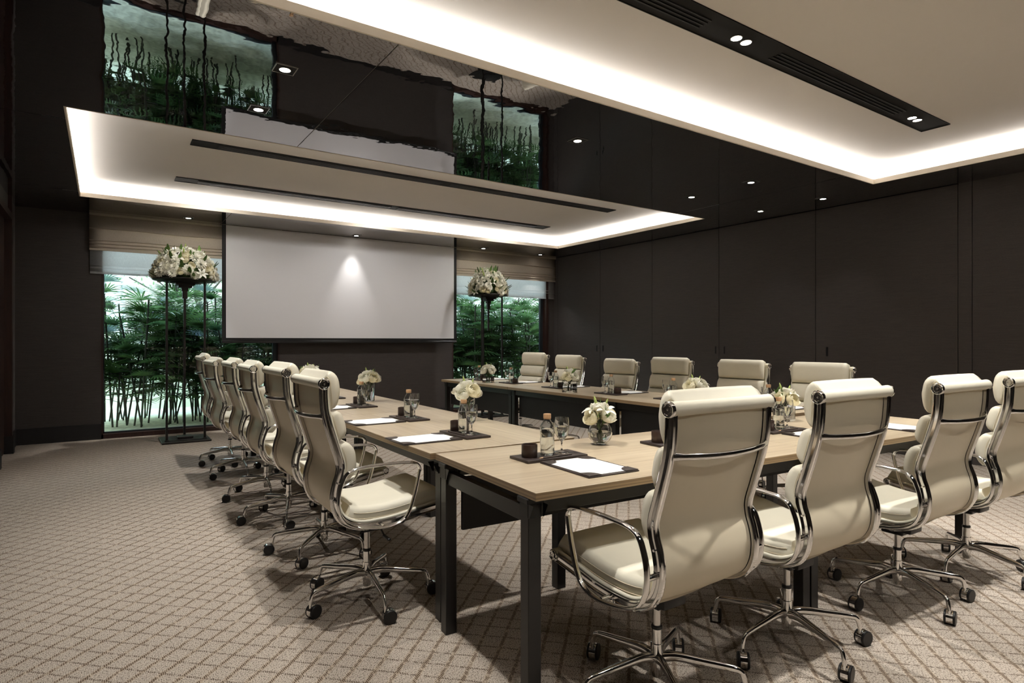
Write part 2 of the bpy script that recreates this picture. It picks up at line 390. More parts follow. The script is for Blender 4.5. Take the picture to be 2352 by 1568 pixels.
# right wall: backing and fabric panels with open joints
bm = bmesh.new(); box(bm, XR + .02, XR + WT, YF, YB, 0, ZR, 1)
g = 0.004
for y0, y1 in ((9.0, YB), (2.40, 2.52), (1.0, 2.40), (-0.4, 1.0), (YF, -0.4)):
    box(bm, XR, XR + .03, y0 + g, y1 - g if y1 < YB else y1, 0, ZC + .05, 0)
struct('wall_right', bm, [M_fabric, M_gap])
dn = 0
for y0, y1, hy in ((7.82, 9.0, 7.90), (6.62, 7.82, 7.745), (5.375, 6.62, 5.43), (3.99, 5.375, 5.285), (2.52, 3.99, 3.85)):
    dn += 1
    bm = bmesh.new(); box(bm, XR, XR + .03, y0 + g, y1 - g, 0.004, ZC - 0.005)
    d = struct('door_%d' % dn, bm, M_fabric)
    bm = bmesh.new(); box(bm, XR - .004, XR + .004, hy - .012, hy + .012, 1.045, 1.155, 0, .002); box(bm, XR - .006, XR - .003, hy - .007, hy + .007, 1.055, 1.145, 1)
    obj('door_handle', bm, [M_black, M_gap], d)
# dark timber door with frame in the left wall
bm = bmesh.new()
box(bm, XL - .1, XL + .035, 8.49, 8.57, 0.19, ZC, 0); box(bm, XL - .1, XL + .035, 7.47, 7.55, 0.19, ZC); box(bm, XL - .1, XL + .035, 7.55, 8.49, 2.55, 2.62)
box(bm, XL - .08, XL - .03, 7.55, 8.49, 0.005, 2.55)
struct('door_6', bm, M_wood)
bm = bmesh.new(); box(bm, XL - .1, XL + .05, 8.47, 8.59, 0, .19); box(bm, XL - .1, XL + .05, 7.45, 7.56, 0, .19); struct('baseboard_front', bm, M_base)
bm = bmesh.new(); box(bm, XL, -0.035, YB - .015, YB, 0, .19); struct('baseboard_back', bm, M_base)
bm = bmesh.new(); box(bm, XL, XL + .015, 8.59, YB - .015, 0, .19); box(bm, XL, XL + .015, YF, 7.45, 0, .19); struct('baseboard_left', bm, M_base)
bm = bmesh.new(); box(bm, 2.10, 4.93, YB - .015, YB, 0, .1); struct('baseboard_centre', bm, M_base)
# windows
for wi, (x0, x1) in enumerate(((-0.035, 2.10), (4.93, 6.975))):
    bm = bmesh.new()
    box(bm, x0, x0 + .022, YB, YB + WT, 0, ZC); box(bm, x1 - (.022 if wi == 0 else .05), x1, YB - (0 if wi == 0 else .03), YB + WT, 0, ZC)
    box(bm, x0, x1, YB, YB + WT, 0, .055); box(bm, x0, x1, YB, YB + WT, ZC - .13, ZC)
    wo = struct('window_%d' % (wi + 1), bm, M_wood)
    bm = bmesh.new(); u0, u1 = x0 + .022, x1 - (.022 if wi == 0 else .05)
    box(bm, u0, u0 + .012, YB + .09, YB + .14, .055, ZC - .13); box(bm, u1 - .05, u1, YB + .08, YB + .14, .055, ZC - .13)
    box(bm, u0, u1, YB + .09, YB + .14, .055, .075); 
    obj('window_frame', bm, M_steel, wo)
    bm = bmesh.new(); quad(bm, (u0, YB + .11, .06), (u1, YB + .11, .06), (u1, YB + .11, ZC - .13), (u0, YB + .11, ZC - .13))
    obj('window_glass', bm, M_pane, wo)

# ================================================================== CEILING FITTINGS
def spot(name, loc, W, ang=70, blend=0.5, rad=0.03, parent=None, col=WARM, tgt=None):
    L = bpy.data.lights.new(name, 'SPOT'); L.energy = W; L.spot_size = R(ang); L.spot_blend = blend; L.shadow_soft_size = rad; L.color = col
    o = bpy.data.objects.new(name, L); C.objects.link(o); o.location = loc
    if tgt is not None: o.rotation_euler = (Vector(tgt) - Vector(loc)).to_track_quat('-Z', 'Y').to_euler()
    return o
SLOTS = [('far ceiling recess, slot nearer the camera', 5.985, 0), ('far ceiling recess, slot nearer the screen', 7.43, 0),
         ('near ceiling recess, slot over the front tables', 2.16, 1), ('near ceiling recess, slot over the camera', 0.72, 1)]
SLAB = ['long black air slot in the far white ceiling recess, the one nearer the camera', 'long black air slot in the far white ceiling recess, nearer the screen wall',
        'wide black slot with grilles and twin lamps in the near ceiling recess', 'black slot in the near ceiling recess behind the camera']
for (nm, sy, near), lab in zip(SLOTS, SLAB):
    s = thing('ceiling_slot', (3.15, sy, ZR)); tag(s, lab, 'ceiling slot', 'long black slots in the ceiling recesses')
    hw = 0.105 if near else (0.10 if sy > 7 else 0.085)
    bm = bmesh.new(); x = 2.517
    # black channel standing up into the plaster and its rim
    box(bm, -x, x, -hw, hw, -.004, .001, 0); 
    box(bm, -x, x, -hw, -hw + .006, -.008, .001); box(bm, -x, x, hw - .006, hw, -.008, .001); box(bm, -x, -x + .006, -hw, hw, -.008, .001); box(bm, x - .006, x, -hw, hw, -.008, .001)
    obj('channel', bm, M_slot, s)
    for g0, g1 in ((-2.0, -.40), (.26, 1.9)) if near else ((-2.3, -.05), (.05, 2.3)):
        bm = bmesh.new()
        for k in range(4): 
            yy = -.055 + k * .028 + (.012)
            box(bm, g0, g1, yy, yy + .010, -.012, -.004, 0, .001)
        obj('grille', bm, M_black, s)
    if near:
        for lx in (-2.13, -.08, 2.14):
            for dx in (-.045, .045):
                bm = bmesh.new(); lathe(bm, [(.036, -.004), (.036, -.010), (.030, -.011), (.029, -.006)], 20, (lx + dx, 0, 0), 0)
                lathe(bm, [(.029, -.006), (.001, -.0065)], 20, (lx + dx, 0, 0), 1)
                obj('lamp', bm, [M_satin, M_lampb], s, 40)
for lx in (1.02, 3.07, 5.29):
    for ly, ww in ((2.16, 0.95), (0.72, 1.35)):
        spot('slot_spot', (lx - .04, ly, ZR - .03), SPOT_W * ww * (0.3 if (lx < 2 and ly < 1) else 1.0), 88, 0.55, 0.028)
for lx in (1.02, 3.15, 5.29):
    spot('slot_spot', (lx, 7.43, ZR - .03), SPOT_W * 0.30, 120, 1.0, 0.06, tgt=(lx, 9.0, 1.4))
    spot('slot_spot', (lx, 5.985, ZR - .03), SPOT_W * (0.9 if lx < 2 else 0.65), 90, 0.6, 0.03)

DL = [(.873, 3.66, 'nearest the left end', 1), (.873, 4.39, 'second from the left end', 1),
      (3.10, 3.66, 'alone in the middle band', 1), (5.345, 3.65, 'right pair, nearer the camera', 1), (5.345, 4.385, 'right pair, nearer the far recess', 1),
      (6.62, 3.62, 'close to the right wall, nearer the camera', .10), (6.62, 4.39, 'close to the right wall, farther from the camera', .10),
      (.895, 8.76, 'over the left flower stand', 1.7), (3.13, 8.80, 'just in front of the projection screen', .30), (5.36, 8.80, 'over the right flower stand', 1.8), (6.60, 8.84, 'in the far right ceiling corner', .25),
      (1.95, -.95, 'added as fill behind the camera, left one', .7), (4.10, -.95, 'added as fill behind the camera, right one', .7)]  # unseen pair, added to brighten the backs of the front chairs
proto = None
for x, y, lab, pw in DL:
    if proto is None:
        d = thing('recessed_downlight', (x, y, ZC))
        bm = bmesh.new(); s_ = .062
        for a, b_ in (((-s_, s_), (-s_, -s_ + .006)), ((-s_, s_), (s_ - .006, s_)), ((-s_, -s_ + .006), (-s_, s_)), ((s_ - .006, s_), (-s_, s_))): box(bm, a[0], a[1], b_[0], b_[1], -.004, 0.0, 0)
        box(bm, -s_ + .006, s_ - .006, -s_ + .006, s_ - .006, -.0015, -.0005, 1)
        obj('trim_plate', bm, [M_satin, M_slot], d)
        bm = bmesh.new(); lathe(bm, [(.034, -.0015), (.034, -.006), (.030, -.007)], 24, (0, 0, 0), 0); lathe(bm, [(.030, -.007), (.001, -.0072)], 24, (0, 0, 0), 1)
        obj('lens', bm, [M_satin, M_lamp], d, 40)
        proto = d
    else:
        d = dup(proto); d.location = (x, y, ZC)
    tag(d, 'square downlight in the black ceiling, ' + lab, 'downlight', 'recessed downlights in the black ceiling')
    if y > 8.5 and x == 3.13: spot('down_spot', (x, 8.80, ZC - .02), DOWN_W * pw * 1.1, 52, 1.0, .04, tgt=(x - .02, 8.95, 1.9))
    elif y > 8.5: spot('down_spot', (x, y, ZC - .02), DOWN_W * pw, 66, 0.7, .02, tgt=(x + (-.04 if x < 3 else -.1), y - .25, 1.5) if x < 6 else (x, y, 0))
    elif y < 0: spot('down_spot', (x, y, ZC - .02), DOWN_W * pw, 80, 1.0, .09, tgt=(x + .5, 1.3, .7))  # added fill beams, tilted at the front chair backs
    else: spot('down_spot', (x, y, ZC - .02), DOWN_W * pw, 74, 0.6, .02, tgt=(x, y, 0))

# ================================================================== SCREEN AND BLINDS
YS = 8.98
s = thing('projection_screen', (3.125, YS, 1.21)); tag(s, 'large white pull-down projection screen with black border between the windows', 'screen')
bm = bmesh.new(); box(bm, -1.755, 1.76, -.002, .002, .06, ZC - 1.21 - .004); obj('screen_cloth', bm, M_screen, s)
bm = bmesh.new(); box(bm, -1.805, -1.755, -.003, .003, .0, ZC - 1.21 - .004); box(bm, 1.76, 1.81, -.003, .003, .0, ZC - 1.21 - .004); box(bm, -1.755, 1.76, -.003, .003, .02, .06); obj('black_border', bm, M_screenb, s)
bm = bmesh.new(); box(bm, -1.805, 1.81, -.012, .012, -.012, .02, 0, .004); obj('bottom_bar', bm, M_black, s)

def blind(name, x0, x1, y, zbot, folds, m, lab, cat, parent_hem=True):
    """hanging roman blind: flat drop with stacked soft folds towards the hem"""
    t_ = thing(name, ((x0 + x1) / 2, y, ZC)); tag(t_, lab, cat)
    hw = (x1 - x0) / 2
    prof = [(0.0, 0.0)]
    for z, d in folds: prof.append((d, z - ZC))
    prof.append((prof[-1][0], zbot - ZC))
    bm = bmesh.new(); n = 14; rows = []
    for d, z in prof:
        rows.append([bm.verts.new((-hw + 2 * hw * i / n, -d + 0.003 * math.sin(i * 1.7 + z * 9), z + (0.005 * math.sin(i * .9 + z * 5) if z < -.02 else 0))) for i in range(n + 1)])
    for a, b_ in zip(rows, rows[1:]):
        for i in range(n): bm.faces.new((a[i], a[i + 1], b_[i + 1], b_[i]))
    o = obj('blind_cloth', bm, m, t_, 60); md = o.modifiers.new('thick', 'SOLIDIFY'); md.thickness = 0.002
    bm = bmesh.new(); box(bm, -hw, hw, -prof[-1][0] - .004, -prof[-1][0] + .004, zbot - ZC - .004, zbot - ZC + .022, 0, .002); obj('hem_bar', bm, m, t_)
    bm = bmesh.new(); box(bm, -hw, hw, -.02, .02, -.028, -.001); obj('head_rail', bm, m, t_)
    return t_
def fold(top, zs, d=0.022):
    out = []
    for z in zs: out += [(z + .012, d * .35), (z, d), (z - .006, d * .25)]
    return out
up_f = fold(0, (2.62, 2.475, 2.435, 2.395), .03)
lo_f = fold(0, (2.17, 2.13), .012)
blind('roman_blind', -0.155, 2.12, YB - .055, 2.352, up_f, M_blind, 'taupe roman blind with stacked folds over the left window', 'blind')
blind('roman_blind', 4.90, XR - .005, YB - .055, 2.352, up_f, M_blind, 'taupe roman blind with stacked folds over the right window', 'blind')
blind('sheer_blind', -0.150, 2.12, YB - .02, 2.065, lo_f, M_sheer, 'sheer white blind glowing with daylight below the left taupe blind', 'blind')
blind('sheer_blind', 4.90, XR - .01, YB - .02, 2.03, lo_f, M_sheer, 'sheer white blind glowing with daylight below the right taupe blind', 'blind')

# ================================================================== TABLES
TL, TD, TH = 1.512, 0.79, 0.74
def make_table():
    t_ = thing('conference_table')
    bm = bmesh.new(); box(bm, -TL / 2 + .0015, TL / 2 - .0015, -TD / 2, TD / 2, TH - .027, TH, 0, .0008)
    for f in bm.faces:
        if abs(f.normal.z) < 0.5: f.material_index = 1
    bm.normal_update()
    for f in bm.faces: f.material_index = 1 if abs(f.normal.z) < 0.7 else 0
    obj('tabletop', bm, [M_oak, M_oakedge], t_)
    lx, ly = TL / 2 - .030, TD / 2 - .075
    bm = bmesh.new(); box(bm, -.025, .025, -.025, .025, 0, TH - .075, 0, .002)
    box(bm, -.022, .022, -.022, .022, -.0, .004, 0)
    leg = obj('leg', bm, M_blackmetal, t_, loc=(-lx, -ly, 0))
    for a, b_ in ((1, -1), (1, 1), (-1, 1)): share('leg', leg, t_, (lx * a, ly * b_, 0))
    for a in (-1, 1):
        bm = bmesh.new(); box(bm, a * lx - .018, a * lx + .018, -ly + .025, ly - .025, TH - .115, TH - .062, 0, .002); obj('end_rail', bm, M_blackmetal, t_)
        bm = bmesh.new(); box(bm, -lx + .025, lx - .025, a * ly - .018, a * ly + .018, TH - .085, TH - .028, 0, .002); obj('side_rail', bm, M_blackmetal, t_)
    bm = bmesh.new()
    box(bm, -.028, .028, -.028, .028, -.048, 0.0, 0, .003); box(bm, -.034, .034, -.034, .034, -.002, .018, 0, .003)
    for dx in (-1, 1):   # triangular webs
        v = [bm.verts.new(p) for p in ((dx * .028, -.03, -.045), (dx * .028, -.036, -.045), (dx * .028, -.03, .0), (dx * .028, -.06, .0))]
        bm.faces.new((v[0], v[1], v[3], v[2]))
    br = obj('corner_bracket', bm, M_black, t_, loc=(-lx, -ly, TH - .046))
    for a, b_ in ((1, -1), (1, 1), (-1, 1)): share('corner_bracket', br, t_, (lx * a, ly * b_, TH - .046))
    bm = bmesh.new(); box(bm, -lx + .045, lx - .045, ly - .040, ly - .022, .43, TH - .088, 0, .002); obj('modesty_panel', bm, M_panel, t_)
    return t_
TABLES = [(1.906, 1.888, -3.3, 'pale oak conference table at the near left corner of the U, front row'),
          (3.416, 1.800, -3.3, 'pale oak conference table at the near right corner of the U, front row'),
          (1.566, 3.088, -91.0, 'pale oak table of the left row, nearest the front row'),
          (1.592, 4.602, -91.0, 'pale oak table in the middle of the left row'),
          (1.618, 6.116, -91.0, 'pale oak table at the far end of the left row'),
          (3.925, 3.035, 90, 'pale oak table of the right row, nearest the front row'),
          (3.925, 4.55, 90, 'pale oak table in the middle of the right row'),
          (3.925, 6.065, 90, 'pale oak table at the far end of the right row')]
tp = None
for x, y, a, lab in TABLES:
    if tp is None: o = tp = make_table()
    else: o = dup(tp)
    o.location = (x, y, 0); o.rotation_euler = (0, 0, R(a)); tag(o, lab, 'table', 'conference tables set in a U')

# ================================================================== CHAIRS
PROF = [(-.268, 1.04), (-.266, .98), (-.260, .92), (-.243, .85), (-.217, .765), (-.198, .700), (-.200, .655), (-.214, .61), (-.222, .56), (-.213, .50), (-.182, .452), (-.12, .422), (-.05, .416), (.06, .422), (.165, .440), (.272, .456)]
def prof3(y=0.0, off=0.0, n=5):
    P = catmull([(x, 0, z) for x, z in PROF], n); out = []
    for i, p in enumerate(P):
        a = P[max(i - 1, 0)]; b_ = P[min(i + 1, len(P) - 1)]; t_ = (b_ - a).normalized()
        nn = Vector((-t_.z, 0, t_.x))     # towards the sitter
        if nn.x < 0 and p.z > .6: nn = -nn
        out.append(Vector((p.x, y, p.z)) + nn * off)
    return out
def sgn_norm(P, i):
    a = P[max(i - 1, 0)]; b_ = P[min(i + 1, len(P) - 1)]; t_ = (b_ - a).normalized(); return Vector((-t_.z, 0, t_.x))
def pillow(bm, path, hw, T, p=4.0, ny=14, py=5.0, sag=0.0, wr=0.0, seed=0):
    """puffy pad over a profile path (list of Vectors in xz), swelling along the path normal"""
    rnd = random.Random(seed); m = len(path); top = []; bot = []
    for i, q in enumerate(path):
        s = 2.0 * i / (m - 1) - 1; hs = max(0.0, 1 - abs(s) ** p) ** (1 / p)
        n_ = sgn_norm(path, i); n_ = n_ if True else -n_
        ra, rb = [], []
        for j in range(ny + 1):
            v = 2.0 * j / ny - 1; v = math.copysign(abs(v) ** 0.75, v)
            hy = max(0.0, 1 - abs(v) ** py) ** (1 / py)
            h = T * hs * (0.5 + 0.5 * hy) * (1 + sag * (1 - v * v)) + wr * T * math.sin(v * 11 + s * 2.5 + seed) * math.sin(s * 7 + v * 3) * (1 - abs(s)) 
            if hy <= 0: h = T * hs * 0.62
            ra.append(bm.verts.new(Vector((q.x, v * hw * (0.985 + .015 * hs), q.z)) + n_ * h))
            rb.append(bm.verts.new(Vector((q.x, v * hw * .97, q.z)) - n_ * .001))
        top.append(ra); bot.append(rb)
    for i in range(m - 1):
        for j in range(ny):
            bm.faces.new((top[i][j], top[i][j + 1], top[i + 1][j + 1], top[i + 1][j])); bm.faces.new((bot[i][j], bot[i + 1][j], bot[i + 1][j + 1], bot[i][j + 1]))
        bm.faces.new((top[i][0], top[i + 1][0], bot[i + 1][0], bot[i][0])); bm.faces.new((top[i][ny], bot[i][ny], bot[i + 1][ny], top[i + 1][ny]))
    for j in range(ny):
        bm.faces.new((top[0][j], bot[0][j], bot[0][j + 1], top[0][j + 1])); bm.faces.new((top[-1][j], top[-1][j + 1], bot[-1][j + 1], bot[-1][j]))
def cutpath(P, z0, z1, n=12):
    """resample the back part of the profile between heights z0 > z1"""
    seg = [p for p in P if p.z <= z0 + 1e-6 and p.z >= z1 - 1e-6 and p.x < -.1]
    def at_z(z):
        for a, b_ in zip(P, P[1:]):
            if a.z >= z >= b_.z: 
                k = (a.z - z) / max(a.z - b_.z, 1e-6); return a.lerp(b_, k)
        return P[0].copy()
    return [at_z(z0 + (z1 - z0) * i / (n - 1)) for i in range(n)]

def make_chair():
    c = thing('office_chair')
    P = prof3(0)
    NF = [-sgn_norm(P, i) for i in range(len(P))]    # pointing away from sitter is -; sitter side below
    sit = []
    for i in range(len(P)):
        n_ = sgn_norm(P, i); sit.append(n_)
    # leather sling between the ribs
    bm = bmesh.new(); ny = 8; A = []; B = []
    for p, n_ in zip(P, sit):
        A.append([bm.verts.new(Vector((p.x, -.212 + .424 * j / ny, p.z)) + n_ * (.008 - .006 * (1 - (2 * j / ny - 1) ** 2))) for j in range(ny + 1)])
        B.append([bm.verts.new(Vector((p.x, -.212 + .424 * j / ny, p.z)) + n_ * (.002 - .006 * (1 - (2 * j / ny - 1) ** 2))) for j in range(ny + 1)])
    for G, fl in ((A, 0), (B, 1)):
        for a, b_ in zip(G, G[1:]):
            for j in range(ny): bm.faces.new((a[j], a[j + 1], b_[j + 1], b_[j]))
    for j in (0, ny):
        for i in range(len(P) - 1): bm.faces.new((A[i][j], A[i + 1][j], B[i + 1][j], B[i][j]))
    obj('leather_sling', bm, M_sling, c, 70)
    # ribs
    sect = [(-.009, -.015), (.010, -.016), (.013, -.012), (.010, -.008), (.005, -.005), (.005, .005), (.010, .008), (.013, .012), (.010, .016), (-.009, .015)]
    for s_ in (-1, 1):
        bm = bmesh.new(); sweep(bm, [Vector((p.x, s_ * .224, p.z)) for p in P], [(u * s_, n_) for u, n_ in sect])
        tube(bm, [Vector((p.x, s_ * .219, p.z)) - n_ * .012 for p, n_ in zip(P, sit)], .006, 8)
        cyl(bm, .0035, -.004, .004, 8, (P[34].x, s_ * .236, P[34].z), 0, 'y'); 
        rb = obj('side_rib', bm, M_chrome, c, 35)
        bm = bmesh.new(); tube(bm, [Vector((p.x, s_ * .216, p.z)) + n_ * .017 for p, n_ in zip(P[1:], sit[1:])], .008, 8)
        obj('leather_piping', bm, M_leather, c, 60)
    # arms: closed flat loops
    loop = [(.060, .428), (.095, .462), (.124, .54), (.143, .62), (.147, .652), (.130, .674), (.090, .682), (.0, .686), (-.09, .684), (-.150, .679), (-.184, .662), (-.204, .625), (-.218, .57), (-.216, .51), (-.192, .462), (-.145, .434), (-.08, .419), (.0, .414)]
    for s_ in (-1, 1):
        bm = bmesh.new(); path = catmull([(x, s_ * .274, z) for x, z in loop], 4, True)
        sweep(bm, path, ell(.0115, .0068, 10), True)
        for bx, bz in ((-.216, .545), (-.02, .414)):
            cyl(bm, .0095, min(s_ * .226, s_ * .274), max(s_ * .226, s_ * .274), 12, (bx, 0, bz), 0, 'y')
        obj('armrest', bm, M_chrome, c, 50)
    # head roll with end caps and front roll
    bm = bmesh.new(); n = 18
    prof = []
    for i in range(n + 1):
        v = 2.0 * i / n - 1; prof.append((.0235 * (0.90 + .10 * abs(v) ** 3), v * .236))
    lathe(bm, prof, 20, (-.270, 0, 1.042), 0, True, True, 'y')
    # cloth flap passing from roll down the back
    obj('head_roll', bm, M_leather, c, 60)
    bm = bmesh.new(); lathe(bm, [(.0205, -.232), (.0205, .232)], 16, (.284, 0, .462), 0, True, True, 'y'); obj('front_roll', bm, M_leather, c, 60)
    for px_, pz_, rr, yy in ((-.270, 1.042, .0245, .236), (.284, .462, .019, .232)):
        for s_ in (-1, 1):
            bm = bmesh.new()
            pr = [(rr, s_ * (yy - .001)), (rr, s_ * (yy + .006)), (rr - .003, s_ * (yy + .009)), (rr - .007, s_ * (yy + .008)), (rr - .008, s_ * (yy + .004)), (rr - .012, s_ * (yy + .004)), (rr - .013, s_ * (yy + .007)), (.004, s_ * (yy + .007)), (.003, s_ * (yy + .004)), (.0005, s_ * (yy + .004))]
            lathe(bm, pr, 20, (px_, 0, pz_), 0, False, False, 'y'); obj('end_cap', bm, M_chrome, c, 40)
    # back pads
    off = [Vector((p.x, 0, p.z)) + n_ * .008 for p, n_ in zip(P, sit)]
    top = [Vector((-.276, 0, 1.066))] 
    for k, (z0, z1, T, hw) in enumerate(((1.064, .925, .066, .212), (.922, .782, .070, .212), (.779, .626, .074, .209))):
        if k == 0:
            path = [Vector((-.272 + .010 * i / 11, 0, 1.064 - (1.064 - .925) * i / 11)) for i in range(12)]
            path = catmull([(-.268, 0, 1.058), (-.2595, 0, 1.045), (-.254, 0, .995), (-.246, 0, .925)], 6)
            bm = bmesh.new(); pillow(bm, path, hw, T, 2.4, 18, 16.0, .04, .02, 1)
        else:
            path = cutpath(off, z0, z1, 14); bm = bmesh.new(); pillow(bm, path, hw, T, 2.9, 18, 14.0, .06, .03, k * 3)
        o = obj('back_pad', bm, M_leather, c, 180)
        for s_ in (-1, 1):   # stitched seam down each side of the pad
            line = []; bm = bmesh.new()
            for i in range(2, len(path) - 2):
                s2 = 2.0 * i / (len(path) - 1) - 1; hs = max(0, 1 - abs(s2) ** 3.4) ** (1 / 3.4)
                line.append(Vector((path[i].x, s_ * hw * 1.0, path[i].z)) + sgn_norm(path, i) * (T * hs * .36))
            tube(bm, line, .0010, 4); obj('seam', bm, M_sling, o)
    # seat pad
    sp = [p for p in off if p.x > -.19 and p.z < .52]
    path = [Vector((-.172, 0, .452)), Vector((-.12, 0, .438)), Vector((-.05, 0, .431)), Vector((.03, 0, .433)), Vector((.10, 0, .441)), Vector((.17, 0, .453)), Vector((.235, 0, .466)), Vector((.300, 0, .476))]
    path = catmull(path, 3); bm = bmesh.new(); pillow(bm, path, .206, .060, 9.0, 18, 12.0, .06, .01, 5)
    sd = obj('seat_pad', bm, M_leather, c, 50)
    for hh_ in (.010, .034):
        for s_ in (-1, 1):
            bm = bmesh.new(); line = [Vector((q.x, s_ * .2065, q.z)) + sgn_norm(path, i) * hh_ for i, q in enumerate(path) if 1 < i < len(path) - 2]
            tube(bm, line, .0012, 4); obj('seam', bm, M_sling, sd)
    # braces
    bm = bmesh.new()
    line = [Vector((-.268 - .045 * (1 - (v / 8.0) ** 2) ** .8, v / 8.0 * .222, .905 - .006 * (1 - (v / 8.0) ** 2))) for v in range(-8, 9)]
    sweep(bm, line, ell(.010, .006, 10), False, Vector((0, 0, 1)), 0, [1.5 if abs(v) == 8 else 1.0 for v in range(-8, 9)]); obj('back_brace', bm, M_chrome, c, 60)
    for bx, bz in ((-.08, .400), (.085, .408)):
        bm = bmesh.new(); line = [Vector((bx, v / 6.0 * .222, bz - .016 * (1 - (v / 6.0) ** 2))) for v in range(-6, 7)]
        sweep(bm, line, ell(.013, .008, 8), False, Vector((1, 0, 0))); obj('seat_spreader', bm, M_chrome, c, 60)
    bm = bmesh.new(); box(bm, -.085, .115, -.055, .055, .345, .392, 0, .010, 2); box(bm, -.04, .06, -.035, .035, .325, .35, 0, .006)
    obj('tilt_mechanism', bm, M_black, c, 40)
    bm = bmesh.new(); tube(bm, [(0.03, -.05, .362), (.02, -.14, .358), (.012, -.19, .350)], .004, 8, 0, False, Vector((0, 0, 1))); box(bm, .004, .020, -.255, -.185, .342, .352, 0, .003); obj('height_lever', bm, M_black, c, 40)
    bm = bmesh.new(); cyl(bm, .010, .05, .13, 12, (.09, 0, .358), 0, 'y'); cyl(bm, .021, .125, .158, 20, (.09, 0, .358), 0, 'y', .003); obj('tension_knob', bm, M_chrome, c, 40)
    # gas column
    bm = bmesh.new(); cyl(bm, .0135, .20, .345, 20); obj('gas_column', bm, M_satin, c, 40)
    bm = bmesh.new(); cyl(bm, .0190, .228, .240, 20, (0, 0, 0), 0, 'z', .002); obj('collar', bm, M_black, c, 40)
    # base with five arms
    base = None; bm = bmesh.new()
    lathe(bm, [(.0175, .228), (.0175, .180), (.0205, .178), (.0215, .15), (.0215, .11), (.0185, .072), (.0165, .068), (.0165, .064), (.0005, .064)], 24, cap0=True)
    for k in range(5):
        a = 2 * PI * k / 5; M_ = Matrix.Rotation(a, 3, 'Z')
        path = catmull([(.010, 0, .128), (.06, 0, .137), (.15, 0, .128), (.245, 0, .117), (.274, 0, .109), (.284, 0, .092), (.290, 0, .066)], 4)
        path = [M_ @ p for p in path]; m = len(path)
        side = M_ @ Vector((0, 1, 0))
        sc_ = [1.45 - .75 * min(1, i / (m - 9)) for i in range(m)]
        sweep(bm, path, ell(.010, .0135, 10), False, side, 0, sc_)
    base = obj('star_base', bm, M_chrome, c, 50)
    cs = None
    for k in range(5):
        a = 2 * PI * k / 5
        if cs is None:
            bm = bmesh.new()
            # wheels trail behind the stem
            cyl(bm, .006, .045, .070, 10, (0, 0, 0), 0)
            lathe(bm, [(.0265, -.013), (.0295, -.012), (.0295, .012), (.0265, .013)], 24, (.018, 0, .0305), 0, False, False, 'y')
            for s_ in (-1, 1):
                lathe(bm, [(.0280, s_ * .0125), (.0300, s_ * .014), (.0300, s_ * .019), (.027, s_ * .0215), (.0005, s_ * .0215)], 24, (.018, 0, .0300), 1, False, False, 'y')
            box(bm, .0, .024, -.008, .008, .040, .060, 0, .003)
            cs = obj('caster', bm, [M_chrome, M_black], base, 40)
            o = cs
        else: o = share('caster', cs, base)
        o.location = (.290 * math.cos(a), .290 * math.sin(a), 0); o.rotation_euler = (0, 0, a + (0.9, -.8, 1.1, -.4, .6)[k])
    return c
LOW = {'star_base', 'gas_column', 'collar'}
# x, y, yaw of the seat, height change, angle of the star base
CHAIRS = [
 (1.032, 2.757, -0.9, 0.000, 49, 'cream leather high-back chair on the left side, nearest the camera'),
 (1.061, 3.523, -0.1, 0.012, 11, 'cream leather high-back chair on the left side, second from the camera'),
 (1.060, 4.338, -1.0, 0.001, 38, 'cream leather high-back chair on the left side, third from the camera'),
 (1.065, 5.067, -0.4, 0.002, 49, 'cream leather high-back chair on the left side, fourth from the camera'),
 (1.052, 5.947, 1.8, -.011, 51, 'cream leather high-back chair on the left side, fifth from the camera'),
 (1.051, 6.645, -0.9, 0.014, 50, 'cream leather high-back chair on the left side, closest to the left flower stand'),
 (1.585, 1.450, 89.3, -.018, 26, 'cream leather high-back chair seen from behind, largest, at the near left table corner'),
 (2.281, 1.395, 88.8, -.014, 36, 'cream leather high-back chair seen from behind, second of the front row'),
 (3.136, 1.355, 88.2, -.020, 28, 'cream leather high-back chair seen from behind, third of the front row'),
 (3.815, 1.310, 87.0, -.017, 38, 'cream leather high-back chair cut off by the right edge of the photo'),
 (4.420, 6.347, 185.9, -.016, 20, 'cream leather high-back chair of the right row, in front of the right window'),
 (4.383, 5.596, 184.6, -.034, 35, 'cream leather high-back chair of the right row, second from the right window'),
 (4.355, 4.714, 183.0, -.057, 5, 'cream leather high-back chair of the right row, third from the right window'),
 (4.370, 4.014, 186.2, -.029, 60, 'cream leather high-back chair of the right row, fourth from the right window'),
 (4.366, 3.213, 185.5, -.031, 30, 'cream leather high-back chair of the right row, fifth from the right window'),
 (4.360, 2.511, 186.5, -.035, 50, 'cream leather high-back chair of the right row, nearest the front row')]
cp = make_chair()
others = [dup(cp) for _ in CHAIRS[1:]]
for o, (x, y, a, dz, st, lab) in zip([cp] + others, CHAIRS):
    o.location = (x, y, 0); o.rotation_euler = (0, 0, R(a)); tag(o, lab, 'chair', 'cream leather chairs around the tables')
    for ch in o.children:
        nm = ch.name.split('.')[0]
        if nm == 'star_base':
            ch.rotation_euler = (0, 0, R(st - a))
            for cs_ in ch.children: cs_.rotation_euler = (0, 0, R(20 + random.uniform(-34, 34) + (180 if random.random() < .3 else 0) - st))
        elif nm not in LOW: ch.location.z += dz

